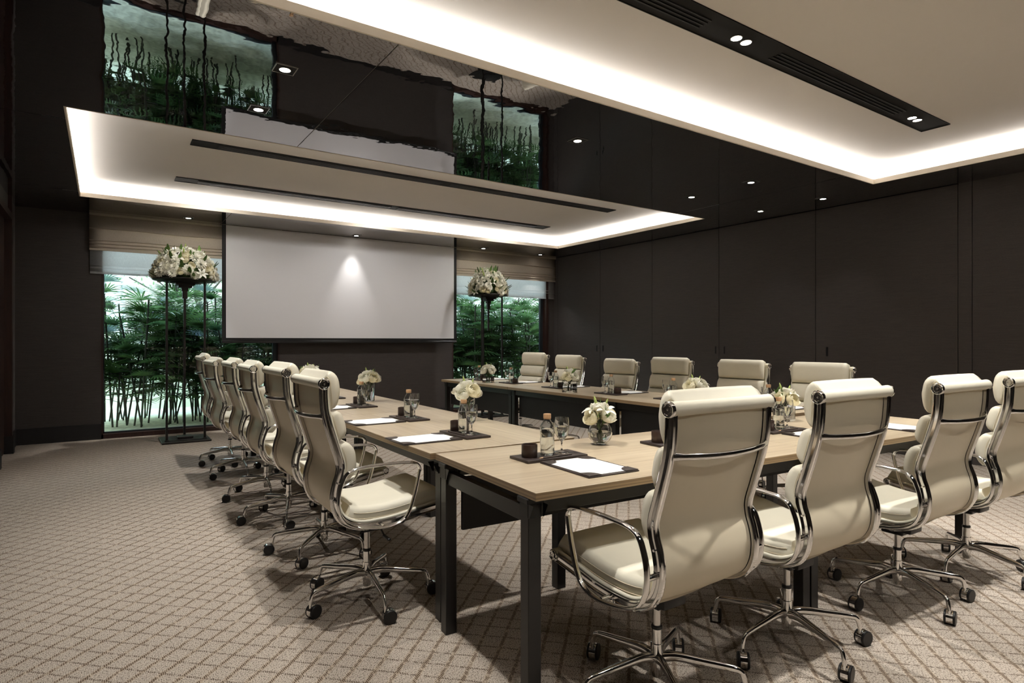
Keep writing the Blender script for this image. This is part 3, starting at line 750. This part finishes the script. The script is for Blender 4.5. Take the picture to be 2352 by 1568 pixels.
# ================================================================== PLACE SETTINGS
def make_pad():
    c = thing('desk_pad'); bm = bmesh.new(); box(bm, -.155, .155, -.118, .118, 0, .005, 0, .002, 2); obj('leather_board', bm, M_darkleather, c, 40)
    for sx_, sy_ in ((-1, -1), (-1, 1), (1, -1), (1, 1)):
        bm = bmesh.new(); n = 6; ox, oy = sx_ * .152, sy_ * .115
        arc = [(ox - sx_ * .058 * math.cos(PI / 2 * i / n) ** .8 * 1.0, oy - sy_ * .058 * math.sin(PI / 2 * i / n) ** .8) for i in range(n + 1)]
        for z in (.0070, .0088): pass
        lo = [bm.verts.new((p[0], p[1], .0066)) for p in [(ox, oy)] + arc]; hi = [bm.verts.new((p[0], p[1], .0084)) for p in [(ox, oy)] + arc]
        bm.faces.new(hi); bm.faces.new(lo)
        for i in range(len(lo)): bm.faces.new((lo[i], lo[(i + 1) % len(lo)], hi[(i + 1) % len(lo)], hi[i]))
        obj('corner_pocket', bm, M_darkleather, c)
    return c
def make_paper():
    bm = bmesh.new(); box(bm, -.140, .140, -.103, .103, 0, .0014); return obj('writing_paper', bm, M_paper)
def make_tray():
    c = thing('serving_tray'); bm = bmesh.new()
    box(bm, -.070, .070, -.148, .148, 0, .011, 0, .002, 2); obj('tray_board', bm, M_darkleather, c, 40)
    bm = bmesh.new(); lathe(bm, [(.046, .0112), (.048, .0124), (.050, .0112)], 28, (0.004, -.068, 0), 0); lathe(bm, [(.046, .0113), (.0005, .0113)], 28, (0.004, -.068, 0), 1)
    obj('glass_recess', bm, [M_cup, M_black], c, 60); return c
def make_cup():
    bm = bmesh.new(); lathe(bm, [(.0005, 0), (.031, 0), (.0325, .002), (.0325, .050), (.0315, .052), (.0300, .052), (.0290, .050), (.0290, .006), (.0005, .006)], 32); return obj('round_cup', bm, M_cup, None, 40)
def make_bottle():
    c = thing('water_bottle'); bm = bmesh.new()
    out = [(.0005, .004), (.018, .001), (.026, 0), (.0295, .004), (.030, .010), (.0285, .014), (.030, .018), (.030, .068), (.0285, .072), (.0285, .076), (.030, .080), (.030, .108), (.0290, .120), (.0150, .144), (.0135, .149), (.0130, .158)]
    inn = [(max(r - .0012, .0004), z + (.0012 if z < .01 else 0)) for r, z in out]
    lathe(bm, out + inn[::-1], 24); obj('bottle_body', bm, M_pet, c, 50)
    bm = bmesh.new(); lathe(bm, [(max(r - .0018, .0004), z + (.0018 if z < .01 else 0)) for r, z in out if z < .116] + [(.0005, .112)], 24); obj('water', bm, M_water, c, 50)
    bm = bmesh.new(); lathe(bm, [(.0150, .149), (.0150, .152), (.0162, .153), (.0162, .168), (.0152, .170), (.0005, .170)], 24, cap0=True); obj('cap', bm, M_cap, c, 40); return c
def make_goblet():
    c = thing('water_goblet'); bm = bmesh.new()
    out = [(.0005, .0), (.030, .0), (.031, .0015), (.012, .006), (.0045, .011), (.0036, .020), (.0036, .045), (.006, .052), (.016, .062), (.0255, .078), (.0305, .098), (.0315, .115), (.0300, .135), (.0280, .150)]
    inn = [(.0270, .150), (.0290, .135), (.0303, .115), (.0292, .098), (.0242, .079), (.0145, .0645), (.0005, .060)]
    lathe(bm, out + inn, 28); obj('glass_bowl', bm, M_glass, c, 60)
    bm = bmesh.new(); lathe(bm, [(.0005, .0605), (.0143, .0650), (.0238, .0792), (.0289, .0980), (.0299, .112), (.0005, .112)], 28); obj('water', bm, M_water, c, 50); return c
def make_pencil():
    c = thing('pencil'); bm = bmesh.new(); cyl(bm, .0034, -.085, .068, 6, (0, 0, .0034), 0, 'y'); obj('barrel', bm, M_pencil, c)
    bm = bmesh.new(); lathe(bm, [(.0034, .068), (.0006, .086)], 6, (0, 0, .0034), 0, True, True, 'y'); obj('tip', bm, M_tip, c); return c
protos = dict(pad=make_pad(), paper=make_paper(), tray=make_tray(), cup=make_cup(), bottle=make_bottle(), goblet=make_goblet(), pencil=make_pencil())
used = set()
SETT = [  # x, y, yaw, where, which pieces
 (1.295, 2.690, -1, 'before the nearest left chair', 'all'), (1.330, 3.437, 1, 'before the second left chair', 'all'),
 (1.345, 4.320, 0, 'before the third left chair', 'all'), (1.370, 5.10, 0, 'before the fourth left chair', 'all'),
 (1.380, 5.95, 0, 'before the fifth left chair', 'all'), (1.400, 6.62, 0, 'at the far end of the left row', 'all'),
 (1.530, 1.745, 87, 'at the near left table corner', 'all'), (2.235, 1.700, 86, 'before the second front row chair', 'all'),
 (3.005, 1.640, 86, 'before the third front row chair', 'all'), (3.665, 1.595, 86, 'at the right end of the front row', 'all'),
 (4.100, 6.470, 180, 'at the window end of the right row', 'all'), (4.100, 5.760, 180, 'right row, second from the window', 'all'),
 (4.095, 4.930, 180, 'right row, third from the window', 'all'), (4.060, 4.070, 180, 'right row, fourth from the window', 'all'),
 (4.100, 3.380, 180, 'right row, fifth from the window', 'all'), (4.060, 2.500, 180, 'right row, end nearest the camera', 'all')]
LAB = {'pad': ('dark leather desk pad, ', 'desk pad', 'leather desk pads'), 'paper': ('white writing paper on the desk pad, ', 'paper', 'writing paper sheets'),
       'tray': ('dark brown rectangular serving tray, ', 'tray', 'serving trays on the tables'), 'cup': ('round dark wooden cup on the tray, ', 'cup', 'dark wooden cups'),
       'bottle': ('clear water bottle with tan cap, ', 'bottle', 'water bottles on the trays'), 'goblet': ('stemmed water goblet on the tray, ', 'glass', 'water goblets on the trays'),
       'pencil': ('dark pencil lying on the tray edge, ', 'pencil', 'pencils on the trays')}
for x, y, a, where, what in SETT:
    Rz = Matrix.Rotation(R(a), 3, 'Z')
    for key, (lx, ly, lz, lr) in (('pad', (0, 0, 0, 0)), ('paper', (0, 0, .0051, random.uniform(-1, 1))), ('tray', (.237, .018, 0, 0)), ('cup', (.240, .112, .0112, 0)), ('bottle', (.238, .026, .0112, 0)),
                                  ('goblet', (.241, -.050, .0114, 0)), ('pencil', (.185, .02, .0112, 3 + random.uniform(-2, 2)))):
        p = protos[key]
        if key in used: p = dup(p)
        used.add(key)
        q = Rz @ Vector((lx, ly, 0)); p.location = (x + q.x, y + q.y, TH + lz + .0002); p.rotation_euler = (0, 0, R(a + lr))
        l, cat, grp = LAB[key]; tag(p, l + where, cat, grp)

# ================================================================== FLOWERS
def petal(bm, M_, L, W, curl, cup_, mi=0, nu=5, nv=4, ruff=0.0, ph=0.0):
    """petal rising along local x; curl bends it up/down, cup hollows it"""
    rows = []
    for i in range(nu + 1):
        s = i / nu; wd = W * math.sin(PI * min(1, (.12 + .80 * s))) ** .7 * (1 if s < .95 else .75); ang = curl * s
        cx = L * (math.sin(ang) / curl if abs(curl) > 1e-3 else s); cz = L * ((1 - math.cos(ang)) / curl if abs(curl) > 1e-3 else 0)
        r_ = []
        for j in range(nv + 1):
            v = 2 * j / nv - 1
            r_.append(bm.verts.new(M_ @ Vector((cx, v * wd, cz + cup_ * wd * v * v + ruff * W * math.sin(j * 2.3 + ph + s * 5) * s))))
        rows.append(r_)
    for a, b_ in zip(rows, rows[1:]):
        for j in range(nv): bm.faces.new((a[j], a[j + 1], b_[j + 1], b_[j])).material_index = mi
def M4(loc=(0, 0, 0), rz=0, ry=0): return Matrix.Translation(Vector(loc)) @ Matrix.Rotation(rz, 4, 'Z') @ Matrix.Rotation(ry, 4, 'Y')
def rose_mesh(m, seed=0, name='rose'):
    """cupped petals wrapped round a bud; radius about 1 unit, opening towards +z"""
    rnd = random.Random(seed); bm = bmesh.new()
    lathe(bm, [(.04, -1.0), (.16, -.9), (.22, -.8), (.05, -.75)], 8)
    for lay, (n, rho, top, fl, wd) in enumerate(((2, .16, 80, 0, 1.5), (3, .30, 74, .05, 1.15), (3, .44, 64, .10, 1.1), (4, .60, 52, .14, .95), (5, .78, 38, .20, .80), (5, .95, 20, .26, .78))):
        for k in range(n):
            a0 = 2 * PI * k / n + lay * .9 + rnd.uniform(-.15, .15); tp = R(top + rnd.uniform(-6, 6)); rr = rho * rnd.uniform(.95, 1.06); rows = []
            for i in range(6):
                t_ = i / 5; ph = R(-72) + (tp - R(-72)) * t_; row = []
                w_ = wd * (.55 + .45 * math.sin(PI * min(1, .15 + .6 * t_))) 
                for j in range(6):
                    v = 2 * j / 5 - 1; az = a0 + v * w_; r_ = rr * (1 + fl * t_ ** 3 - .05 * v * v + (.03 * v if k % 2 else -.03 * v)); pp = ph - R(16) * abs(v) ** 2.5 * t_
                    row.append(bm.verts.new((r_ * math.cos(pp) * math.cos(az), r_ * math.cos(pp) * math.sin(az), r_ * math.sin(pp) * .95 + .02 * lay)))
                rows.append(row)
            for p_, q_ in zip(rows, rows[1:]):
                for j in range(5): bm.faces.new((p_[j], p_[j + 1], q_[j + 1], q_[j]))
    return obj(name, bm, m, None, 80)
def lily_mesh(name='lily'):
    bm = bmesh.new()
    for k in range(6):
        a = 2 * PI * k / 6; petal(bm, M4((.06 * math.cos(a), .06 * math.sin(a), 0), a, -1.05 if k % 2 else -.90), 1.7, .34 if k % 2 else .27, -1.35, .35, 0, 7, 4, .04, k)
    for k in range(6):
        a = 2 * PI * k / 6 + .5; tube(bm, [(0, 0, .1), (.1 * math.cos(a), .1 * math.sin(a), .5), (.26 * math.cos(a), .26 * math.sin(a), .9)], .018, 4, 1, False, Vector((.3, .2, 1)))
        c_ = (.27 * math.cos(a), .27 * math.sin(a), .92); lathe(bm, [(.01, -.05), (.04, 0), (.01, .05)], 5, c_, 2)
    o = obj(name, bm, [M_petal, M_stem, M_cap], None, 80); return o
def bud_mesh():
    bm = bmesh.new(); lathe(bm, [(.02, 0), (.13, .15), (.2, .5), (.17, .95), (.08, 1.3), (.01, 1.45)], 8); return obj('lily_bud', bm, M_bud, None, 70)
def leaf_mesh():
    bm = bmesh.new(); petal(bm, Matrix.Identity(4), 1.0, .14, .5, .4, 0, 6, 2); return obj('leaf', bm, M_leaf, None, 80)
def puff_mesh():
    rnd = random.Random(3); bm = bmesh.new()
    for k in range(46):
        z = 1 - 1.25 * (k + .5) / 46; r_ = math.sqrt(max(0, 1 - z * z)); a = k * 2.39996
        petal(bm, M4((.35 * r_ * math.cos(a), .35 * r_ * math.sin(a), .35 * z), a, -math.asin(max(-1, min(1, z)))), .62, .17, -.5, .3, 0, 3, 2)
    return obj('carnation', bm, M_petal, None, 80)
ROSE = rose_mesh(M_petal, 1); ROSEC = rose_mesh(M_petalc, 2); LILY = lily_mesh(); BUD = bud_mesh(); LEAF = leaf_mesh(); PUFF = puff_mesh()
FPROTO = [ROSE, ROSEC, LILY, BUD, LEAF, PUFF]
def put_flower(src, name, parent, loc, dirv, s, spin=0.0):
    q = Vector(dirv).normalized().to_track_quat('Z', 'Y'); o = src.copy(); o.name = name; C.objects.link(o); o.parent = parent
    o.rotation_mode = 'QUATERNION'; o.rotation_quaternion = q @ Euler((0, 0, spin)).to_quaternion(); o.location = loc; o.scale = (s, s, s); return o

def make_vase(kind, r, h):
    c = thing('glass_vase'); bm = bmesh.new(); wt = .0025
    if kind == 'sphere':
        out = [(.0005, .002), (.022, .0), (.028, .002)] + [(r * math.cos(a), h * .5 + h * .5 * math.sin(a)) for a in [R(v) for v in (-60, -45, -30, -15, 0, 15, 30, 42, 52)]]
        inn = [(max(q[0] - wt, .0004), q[1] + (wt if q[1] < h * .3 else 0)) for q in out]; n = 36
        lathe(bm, out + inn[::-1], n); obj('vase_body', bm, M_glass, c, 60)
        bm = bmesh.new(); w_ = [(max(q[0] - wt * 1.3, .0004), q[1] + wt * 1.3) for q in out if q[1] < h * .62]; lathe(bm, w_ + [(.0005, w_[-1][1])], n); obj('water', bm, M_water, c, 60)
    elif kind == 'round':
        out = [(.0005, 0), (r - .003, 0), (r, .003), (r, h)]; inn = [(r - wt, h), (r - wt, .010), (.0005, .009)]
        lathe(bm, out + inn, 36); obj('vase_body', bm, M_glass, c, 50)
        bm = bmesh.new(); lathe(bm, [(.0005, .0095), (r - wt * 1.3, .0105), (r - wt * 1.3, h * .72), (.0005, h * .72)], 36); obj('water', bm, M_water, c, 50)
    else:
        box(bm, -r, r, -r, r, 0, h, 0, .002)
        bm.faces.ensure_lookup_table(); tf = max(bm.faces, key=lambda f: f.calc_center_median().z + f.calc_area()); 
        bm.free(); bm = bmesh.new(); w2 = r - .004
        o4 = [(-r, -r), (r, -r), (r, r), (-r, r)]; i4 = [(-w2, -w2), (w2, -w2), (w2, w2), (-w2, w2)]
        ob = [bm.verts.new((*p, 0)) for p in o4]; ot = [bm.verts.new((*p, h)) for p in o4]; it = [bm.verts.new((*p, h)) for p in i4]; ib = [bm.verts.new((*p, .010)) for p in i4]
        bm.faces.new(ob); bm.faces.new(ib)
        for k in range(4):
            j = (k + 1) % 4; bm.faces.new((ob[k], ob[j], ot[j], ot[k])); bm.faces.new((ot[k], ot[j], it[j], it[k])); bm.faces.new((it[k], it[j], ib[j], ib[k]))
        obj('vase_body', bm, M_glass, c)
        bm = bmesh.new(); w3 = w2 - .0008; box(bm, -w3, w3, -w3, w3, .0105, h * .70); obj('water', bm, M_water, c)
    return c
def bouquet(x, y, z0, rim, spread, items, lab, seed, zc):
    """items: list of (kind, dx, dy, dz, size); heads gathered above the vase with stems running into it"""
    rnd = random.Random(seed); c = thing('flower_bouquet', (x, y, z0)); tag(c, lab, 'flowers', 'white table bouquets')
    for kind, dx, dy, dz, s in items:
        p = Vector((dx, dy, zc + dz)); d = Vector((dx * 1.0, dy * 1.0, .035 + max(0, dz) * 1.0))
        src = {'rose': ROSE, 'cream': ROSEC, 'lily': LILY, 'bud': BUD, 'leaf': LEAF}[kind]; nm = {'cream': 'rose', 'bud': 'lily_bud'}.get(kind, kind)
        if kind == 'leaf': d = Vector((rnd.uniform(-1, 1), rnd.uniform(-1, 1), .2))
        if kind == 'bud': d = Vector((dx * 2, dy * 2, .12))
        o = put_flower(src, nm, c, p, d, s, rnd.uniform(0, 6))
    bm = bmesh.new()
    for kind, dx, dy, dz, s in items:
        if kind == 'leaf': continue
        a = rnd.uniform(0, 6.28); rr = rim * .55
        tube(bm, catmull([(dx * .9, dy * .9, zc + dz - s * .4), (dx * .4, dy * .4, zc * .72), (-dx * .15 + rr * .2 * math.cos(a), -dy * .15 + rr * .2 * math.sin(a), zc * .4), (-rr * .5 * math.cos(a), -rr * .5 * math.sin(a), .014)], 3), .0024, 5, 0, False, Vector((.31, .95, .02)))
    obj('stems', bm, M_stem, c, 60)
    return c
def cluster(n, rad, s, seed, lily=1, hgt=.045, big=1.0):
    rnd = random.Random(seed); it = []
    it.append(('rose', rnd.uniform(-.01, .01), rnd.uniform(-.01, .01), hgt, s))
    for k in range(n):
        a = 2 * PI * k / n + rnd.uniform(-.2, .2); it.append((rnd.choice(['rose', 'cream']), rad * math.cos(a), rad * math.sin(a), rnd.uniform(-.008, .018), s * rnd.uniform(.9, 1.1)))
    for k in range(lily):
        a = rnd.uniform(0, 6.28); it.append(('lily', rad * .75 * math.cos(a), rad * .75 * math.sin(a), .028, s * .95))
    it.append(('bud', -.01, .012, .05, .035)); it.append(('bud', .02, -.01, .045, .03))
    for k in range(5): it.append(('leaf', rnd.uniform(-rad, rad), rnd.uniform(-rad, rad), rnd.uniform(0, .03), .07))
    return it
VASES = [
 ('sphere', 1.915, 2.100, .057, .112, 4, .046, .036, 2, .128, 'round glass bowl vase on the near left table', 'roses and lilies with green buds in the round bowl vase', 11),
 ('round', 1.800, 3.140, .046, .150, 5, .052, .040, 1, .175, 'tall round glass vase behind the nearest left setting', 'white roses in the tall vase behind the nearest left setting', 12),
 ('round', 1.760, 4.660, .046, .150, 5, .058, .042, 1, .175, 'tall round glass vase by the third left setting', 'white roses in the tall vase by the third left setting', 13),
 ('round', 1.680, 6.050, .050, .150, 6, .068, .046, 1, .175, 'tall round glass vase at the far end of the left row', 'white roses in the vase at the far end of the left row', 14),
 ('square', 3.425, 2.110, .046, .105, 4, .050, .036, 2, .130, 'square glass vase beside the third front row setting', 'white roses and lilies beside the third front row setting', 15),
 ('square', 3.640, 2.950, .050, .110, 4, .054, .042, 2, .140, 'square glass vase on the right row, nearest the front row', 'roses with a large curling lily on the right row, nearest the front row', 16),
 ('square', 3.645, 4.420, .050, .115, 5, .052, .042, 0, .150, 'square glass vase in the middle of the right row', 'full round bunch of white roses in the middle of the right row', 17),
 ('square', 3.710, 5.985, .050, .105, 4, .056, .042, 1, .140, 'square glass vase at the window end of the right row', 'white roses and a lily at the window end of the right row', 18)]
for kind, x, y, r_, h, n, rad, s, ly_, zc, vl, bl, sd in VASES:
    v = make_vase(kind, r_, h); v.location = (x, y, TH + .0002); v.rotation_euler = (0, 0, R({'square': 8}.get(kind, 0))); tag(v, vl, 'vase', 'glass vases on the tables')
    bouquet(x, y, TH + .0002, r_ * .8, rad, cluster(n, rad, s, sd, ly_), bl, sd, zc)

# tall flower stands beside the screen
def make_stand():
    c = thing('flower_stand'); bm = bmesh.new()
    box(bm, -.265, .265, -.28, .28, 0, .022, 0, .003); box(bm, -.19, .19, -.17, .17, .022, .028, 0, .002); box(bm, -.085, .085, -.09, .09, .028, .055, 0, .004); obj('base_plate', bm, M_bronze, c)
    for px_, py_ in ((-.205, -.14), (.205, -.14), (.02, .24)):
        bm = bmesh.new(); box(bm, px_ - .013, px_ + .013, py_ - .013, py_ + .013, .022, 1.955, 0, .002); box(bm, px_ - .022, px_ + .022, py_ - .022, py_ + .022, .022, .034, 0, .002); obj('pole', bm, M_bronze, c)
    bm = bmesh.new()
    lathe(bm, [(.345, 1.985), (.35, 1.978), (.345, 1.970), (.25, 1.962), (.25, 1.955), (.17, 1.950), (.17, 1.94), (.001, 1.94)], 40, cap0=True); obj('tray', bm, M_bronze, c, 30)
    bm = bmesh.new()
    for hw, z0, z1 in ((.105, 1.915, 1.942), (.075, 1.885, 1.915), (.036, 1.845, 1.885), (.027, 1.75, 1.845), (.014, 1.40, 1.75)): box(bm, -hw, hw, -hw, hw, z0, z1, 0, .002)
    obj('stepped_stem', bm, M_bronze, c)
    return c
def dome(x, y, z, r_, h, lab, seed):
    rnd = random.Random(seed); c = thing('flower_arrangement', (x, y, z)); tag(c, lab, 'flowers', 'large white flower domes on the stands')
    bm = bmesh.new(); bmesh.ops.create_icosphere(bm, subdivisions=3, radius=1.0)
    for v in bm.verts:
        k = 1 + .10 * math.sin(v.co.x * 9) * math.sin(v.co.y * 8 + v.co.z * 7)
        v.co = Vector((v.co.x * r_ * .74 * k, v.co.y * r_ * .74 * k, max(v.co.z, 0) * h * .74 * k))
    obj('foliage_core', bm, M_leaf, c, 180)
    N = 96
    for k in range(N):
        zz = (k + .5) / N; zz = zz ** 1.05 * 1.0; a = k * 2.39996 + rnd.uniform(-.25, .25)
        el = math.asin(min(1, zz)) ; 
        d = Vector((math.cos(el) * math.cos(a), math.cos(el) * math.sin(a), math.sin(el)))
        p = Vector((d.x * r_ * .86, d.y * r_ * .86, d.z * h * .86 + .015)); kk = rnd.random()
        if kk < .30: src, nm, s = ROSE, 'rose', rnd.uniform(.044, .058)
        elif kk < .52: src, nm, s = ROSEC, 'rose', rnd.uniform(.040, .054)
        elif kk < .64: src, nm, s = LILY, 'lily', rnd.uniform(.046, .056)
        else: src, nm, s = PUFF, 'carnation', rnd.uniform(.055, .075)
        put_flower(src, nm, c, p, d + Vector((rnd.uniform(-.25, .25), rnd.uniform(-.25, .25), rnd.uniform(-.1, .3))), s, rnd.uniform(0, 6))
    for k in range(40):
        a = rnd.uniform(0, 6.28); el = rnd.uniform(0, 1.15); d = Vector((math.cos(el) * math.cos(a), math.cos(el) * math.sin(a), math.sin(el)))
        p = Vector((d.x * r_ * .80, d.y * r_ * .80, d.z * h * .80)); o = put_flower(LEAF, 'leaf', c, p, d, rnd.uniform(.10, .17), 0)
        o.rotation_quaternion = (d + Vector((rnd.uniform(-.5, .5), rnd.uniform(-.5, .5), .2))).to_track_quat('X', 'Z')
    for k in range(5):
        a = rnd.uniform(0, 6.28); el = rnd.uniform(.6, 1.4); d = Vector((math.cos(el) * math.cos(a), math.cos(el) * math.sin(a), math.sin(el)))
        put_flower(BUD, 'lily_bud', c, Vector((d.x * r_ * .95, d.y * r_ * .95, d.z * h * .95)), d + Vector((0, 0, .6)), .05, 0)
    return c
st = make_stand(); st2 = dup(st)
st.location = (.825, 8.47, 0); tag(st, 'tall dark bronze flower stand by the left window', 'stand', 'tall flower stands beside the screen')
st2.location = (5.235, 8.44, 0); st2.rotation_euler = (0, 0, R(-4)); st2.scale = (.90, .90, 1.0); tag(st2, 'tall dark bronze flower stand by the right window', 'stand', 'tall flower stands beside the screen')
dome(.825, 8.47, 1.986, .39, .40, 'large dome of white flowers on the left tall stand', 21)
dome(5.235, 8.44, 1.986, .35, .45, 'large dome of white flowers on the right tall stand', 22)
for o in FPROTO: bpy.data.objects.remove(o, do_unlink=True)

# ================================================================== GARDEN OUTSIDE
bm = bmesh.new(); quad(bm, (-8, YB + WT, -.02), (16, YB + WT, -.02), (16, 16, -.02), (-8, 16, -.02)); tag(obj('ground', bm, M_ground), kind='structure')
bm = bmesh.new(); box(bm, -8, 16, 12.9, 13.1, -.02, 1.35); o = obj('garden_wall', bm, M_gwall); tag(o, 'pale green rendered garden wall behind the palms', 'wall')
lv = thing('louvre_screen', (-.6, 14.2, 0)); tag(lv, 'pale louvred screen beyond the garden, upper left of the left window', 'screen')
bm = bmesh.new(); 
for k in range(52): box(bm, -1.6, .9, -.05, .05, .3 + k * .075, .34 + k * .075)
obj('slats', bm, M_louvre, lv)
bm = bmesh.new()
for xx in (-1.6, -.35, .88): box(bm, xx, xx + .06, -.03, .08, 0, 4.25)
obj('posts', bm, M_louvre, lv)

def palm_mesh(seed, hmax):
    rnd = random.Random(seed); bl = bmesh.new(); bc = bmesh.new()
    for st_ in range(rnd.randint(7, 9)):
        bx, by = rnd.gauss(0, .16), rnd.gauss(0, .16); lean = (rnd.gauss(0, .12), rnd.gauss(0, .12)); H_ = hmax * rnd.uniform(.45, 1.0)
        path = [Vector((bx + lean[0] * s * H_, by + lean[1] * s * H_, s * H_ - .02)) for s in (0, .33, .66, 1)]
        tube(bc, path, .013, 6, 0, False, Vector((.13, .98, .1)))
        nl = int(6 + H_ * 9)
        for k in range(nl):
            s = .30 + .70 * (k + rnd.random()) / nl; base_ = path[0].lerp(path[3], s); a = rnd.uniform(0, 6.28); el = rnd.uniform(.1, 1.1) * (1 if s > .6 else .7)
            d = Vector((math.cos(a) * math.cos(el), math.sin(a) * math.cos(el), math.sin(el))); pl_ = rnd.uniform(.14, .30); hub = base_ + d * pl_ + Vector((0, 0, -.02))
            tube(bc, [base_, base_ + d * pl_ * .5, hub], .0035, 4, 0, False, Vector((.2, .1, .97)))
            side = d.cross(Vector((0, 0, 1))).normalized(); upv = side.cross(d).normalized(); nb = rnd.randint(9, 13); fan = rnd.uniform(1.7, 2.5); BL = rnd.uniform(.28, .44)
            for q in range(nb):
                th = -fan / 2 + fan * q / (nb - 1); dr = (d * math.cos(th) + side * math.sin(th)); L_ = BL * (1 - .22 * abs(th) / 1.2); wv = dr.cross(upv).normalized(); prev = None
                for i_, (s2, w2) in enumerate(((0, .004), (.3, .012), (.72, .011), (1.0, .002))):
                    p = hub + dr * (L_ * s2) + Vector((0, 0, -.30 * L_ * s2 * s2)) + upv * .01
                    cur = (bl.verts.new(p - wv * w2), bl.verts.new(p + wv * w2))
                    if prev: bl.faces.new((prev[0], prev[1], cur[1], cur[0]))
                    prev = cur
    return bl, bc
variants = []
for v, hm in enumerate((2.0, 2.2, 1.8, 2.35, 1.6)):
    bl, bc = palm_mesh(40 + v, hm); p_ = thing('lady_palm'); obj('fronds', bl, M_palm, p_, 60); obj('canes', bc, M_cane, p_, 60); variants.append(p_)
usedv = set(); rnd = random.Random(5); k = 0
spots = []
ORD = ['leftmost', 'second from the left', 'third from the left', 'fourth from the left', 'fifth from the left', 'sixth from the left', 'seventh from the left']
for x0, x1, nx in ((-.45, 3.0, 6), (5.3, 8.7, 6)):
    for row, (yy, hv) in enumerate(((10.4, (2, 0)), (11.25, (3, 1)))):
        for i in range(nx - row):
            spots.append((x0 + (x1 - x0) * (i + .5 * row) / (nx - 1) + rnd.uniform(-.12, .12) + row * .15, yy + rnd.uniform(-.08, .12), hv[i % 2], row, i))
for x, y, vi, row, i in spots:
    p_ = variants[vi]
    if vi in usedv: p_ = dup(p_)
    usedv.add(vi); p_.location = (x, y, 0); p_.rotation_euler = (0, 0, rnd.uniform(0, 6.28)); s = rnd.uniform(.92, 1.06); p_.scale = (s, s, s)
    tag(p_, 'lady palm outside the %s window, %s in the %s row' % ('left' if x < 4.2 else 'right', ORD[i], ('front', 'back')[row]), 'palm', 'lady palms outside the windows')
for v, p_ in enumerate(variants):
    if v not in usedv:
        for ch in list(p_.children): bpy.data.objects.remove(ch, do_unlink=True)
        bpy.data.objects.remove(p_, do_unlink=True)
# loose tree beyond, pale in the haze
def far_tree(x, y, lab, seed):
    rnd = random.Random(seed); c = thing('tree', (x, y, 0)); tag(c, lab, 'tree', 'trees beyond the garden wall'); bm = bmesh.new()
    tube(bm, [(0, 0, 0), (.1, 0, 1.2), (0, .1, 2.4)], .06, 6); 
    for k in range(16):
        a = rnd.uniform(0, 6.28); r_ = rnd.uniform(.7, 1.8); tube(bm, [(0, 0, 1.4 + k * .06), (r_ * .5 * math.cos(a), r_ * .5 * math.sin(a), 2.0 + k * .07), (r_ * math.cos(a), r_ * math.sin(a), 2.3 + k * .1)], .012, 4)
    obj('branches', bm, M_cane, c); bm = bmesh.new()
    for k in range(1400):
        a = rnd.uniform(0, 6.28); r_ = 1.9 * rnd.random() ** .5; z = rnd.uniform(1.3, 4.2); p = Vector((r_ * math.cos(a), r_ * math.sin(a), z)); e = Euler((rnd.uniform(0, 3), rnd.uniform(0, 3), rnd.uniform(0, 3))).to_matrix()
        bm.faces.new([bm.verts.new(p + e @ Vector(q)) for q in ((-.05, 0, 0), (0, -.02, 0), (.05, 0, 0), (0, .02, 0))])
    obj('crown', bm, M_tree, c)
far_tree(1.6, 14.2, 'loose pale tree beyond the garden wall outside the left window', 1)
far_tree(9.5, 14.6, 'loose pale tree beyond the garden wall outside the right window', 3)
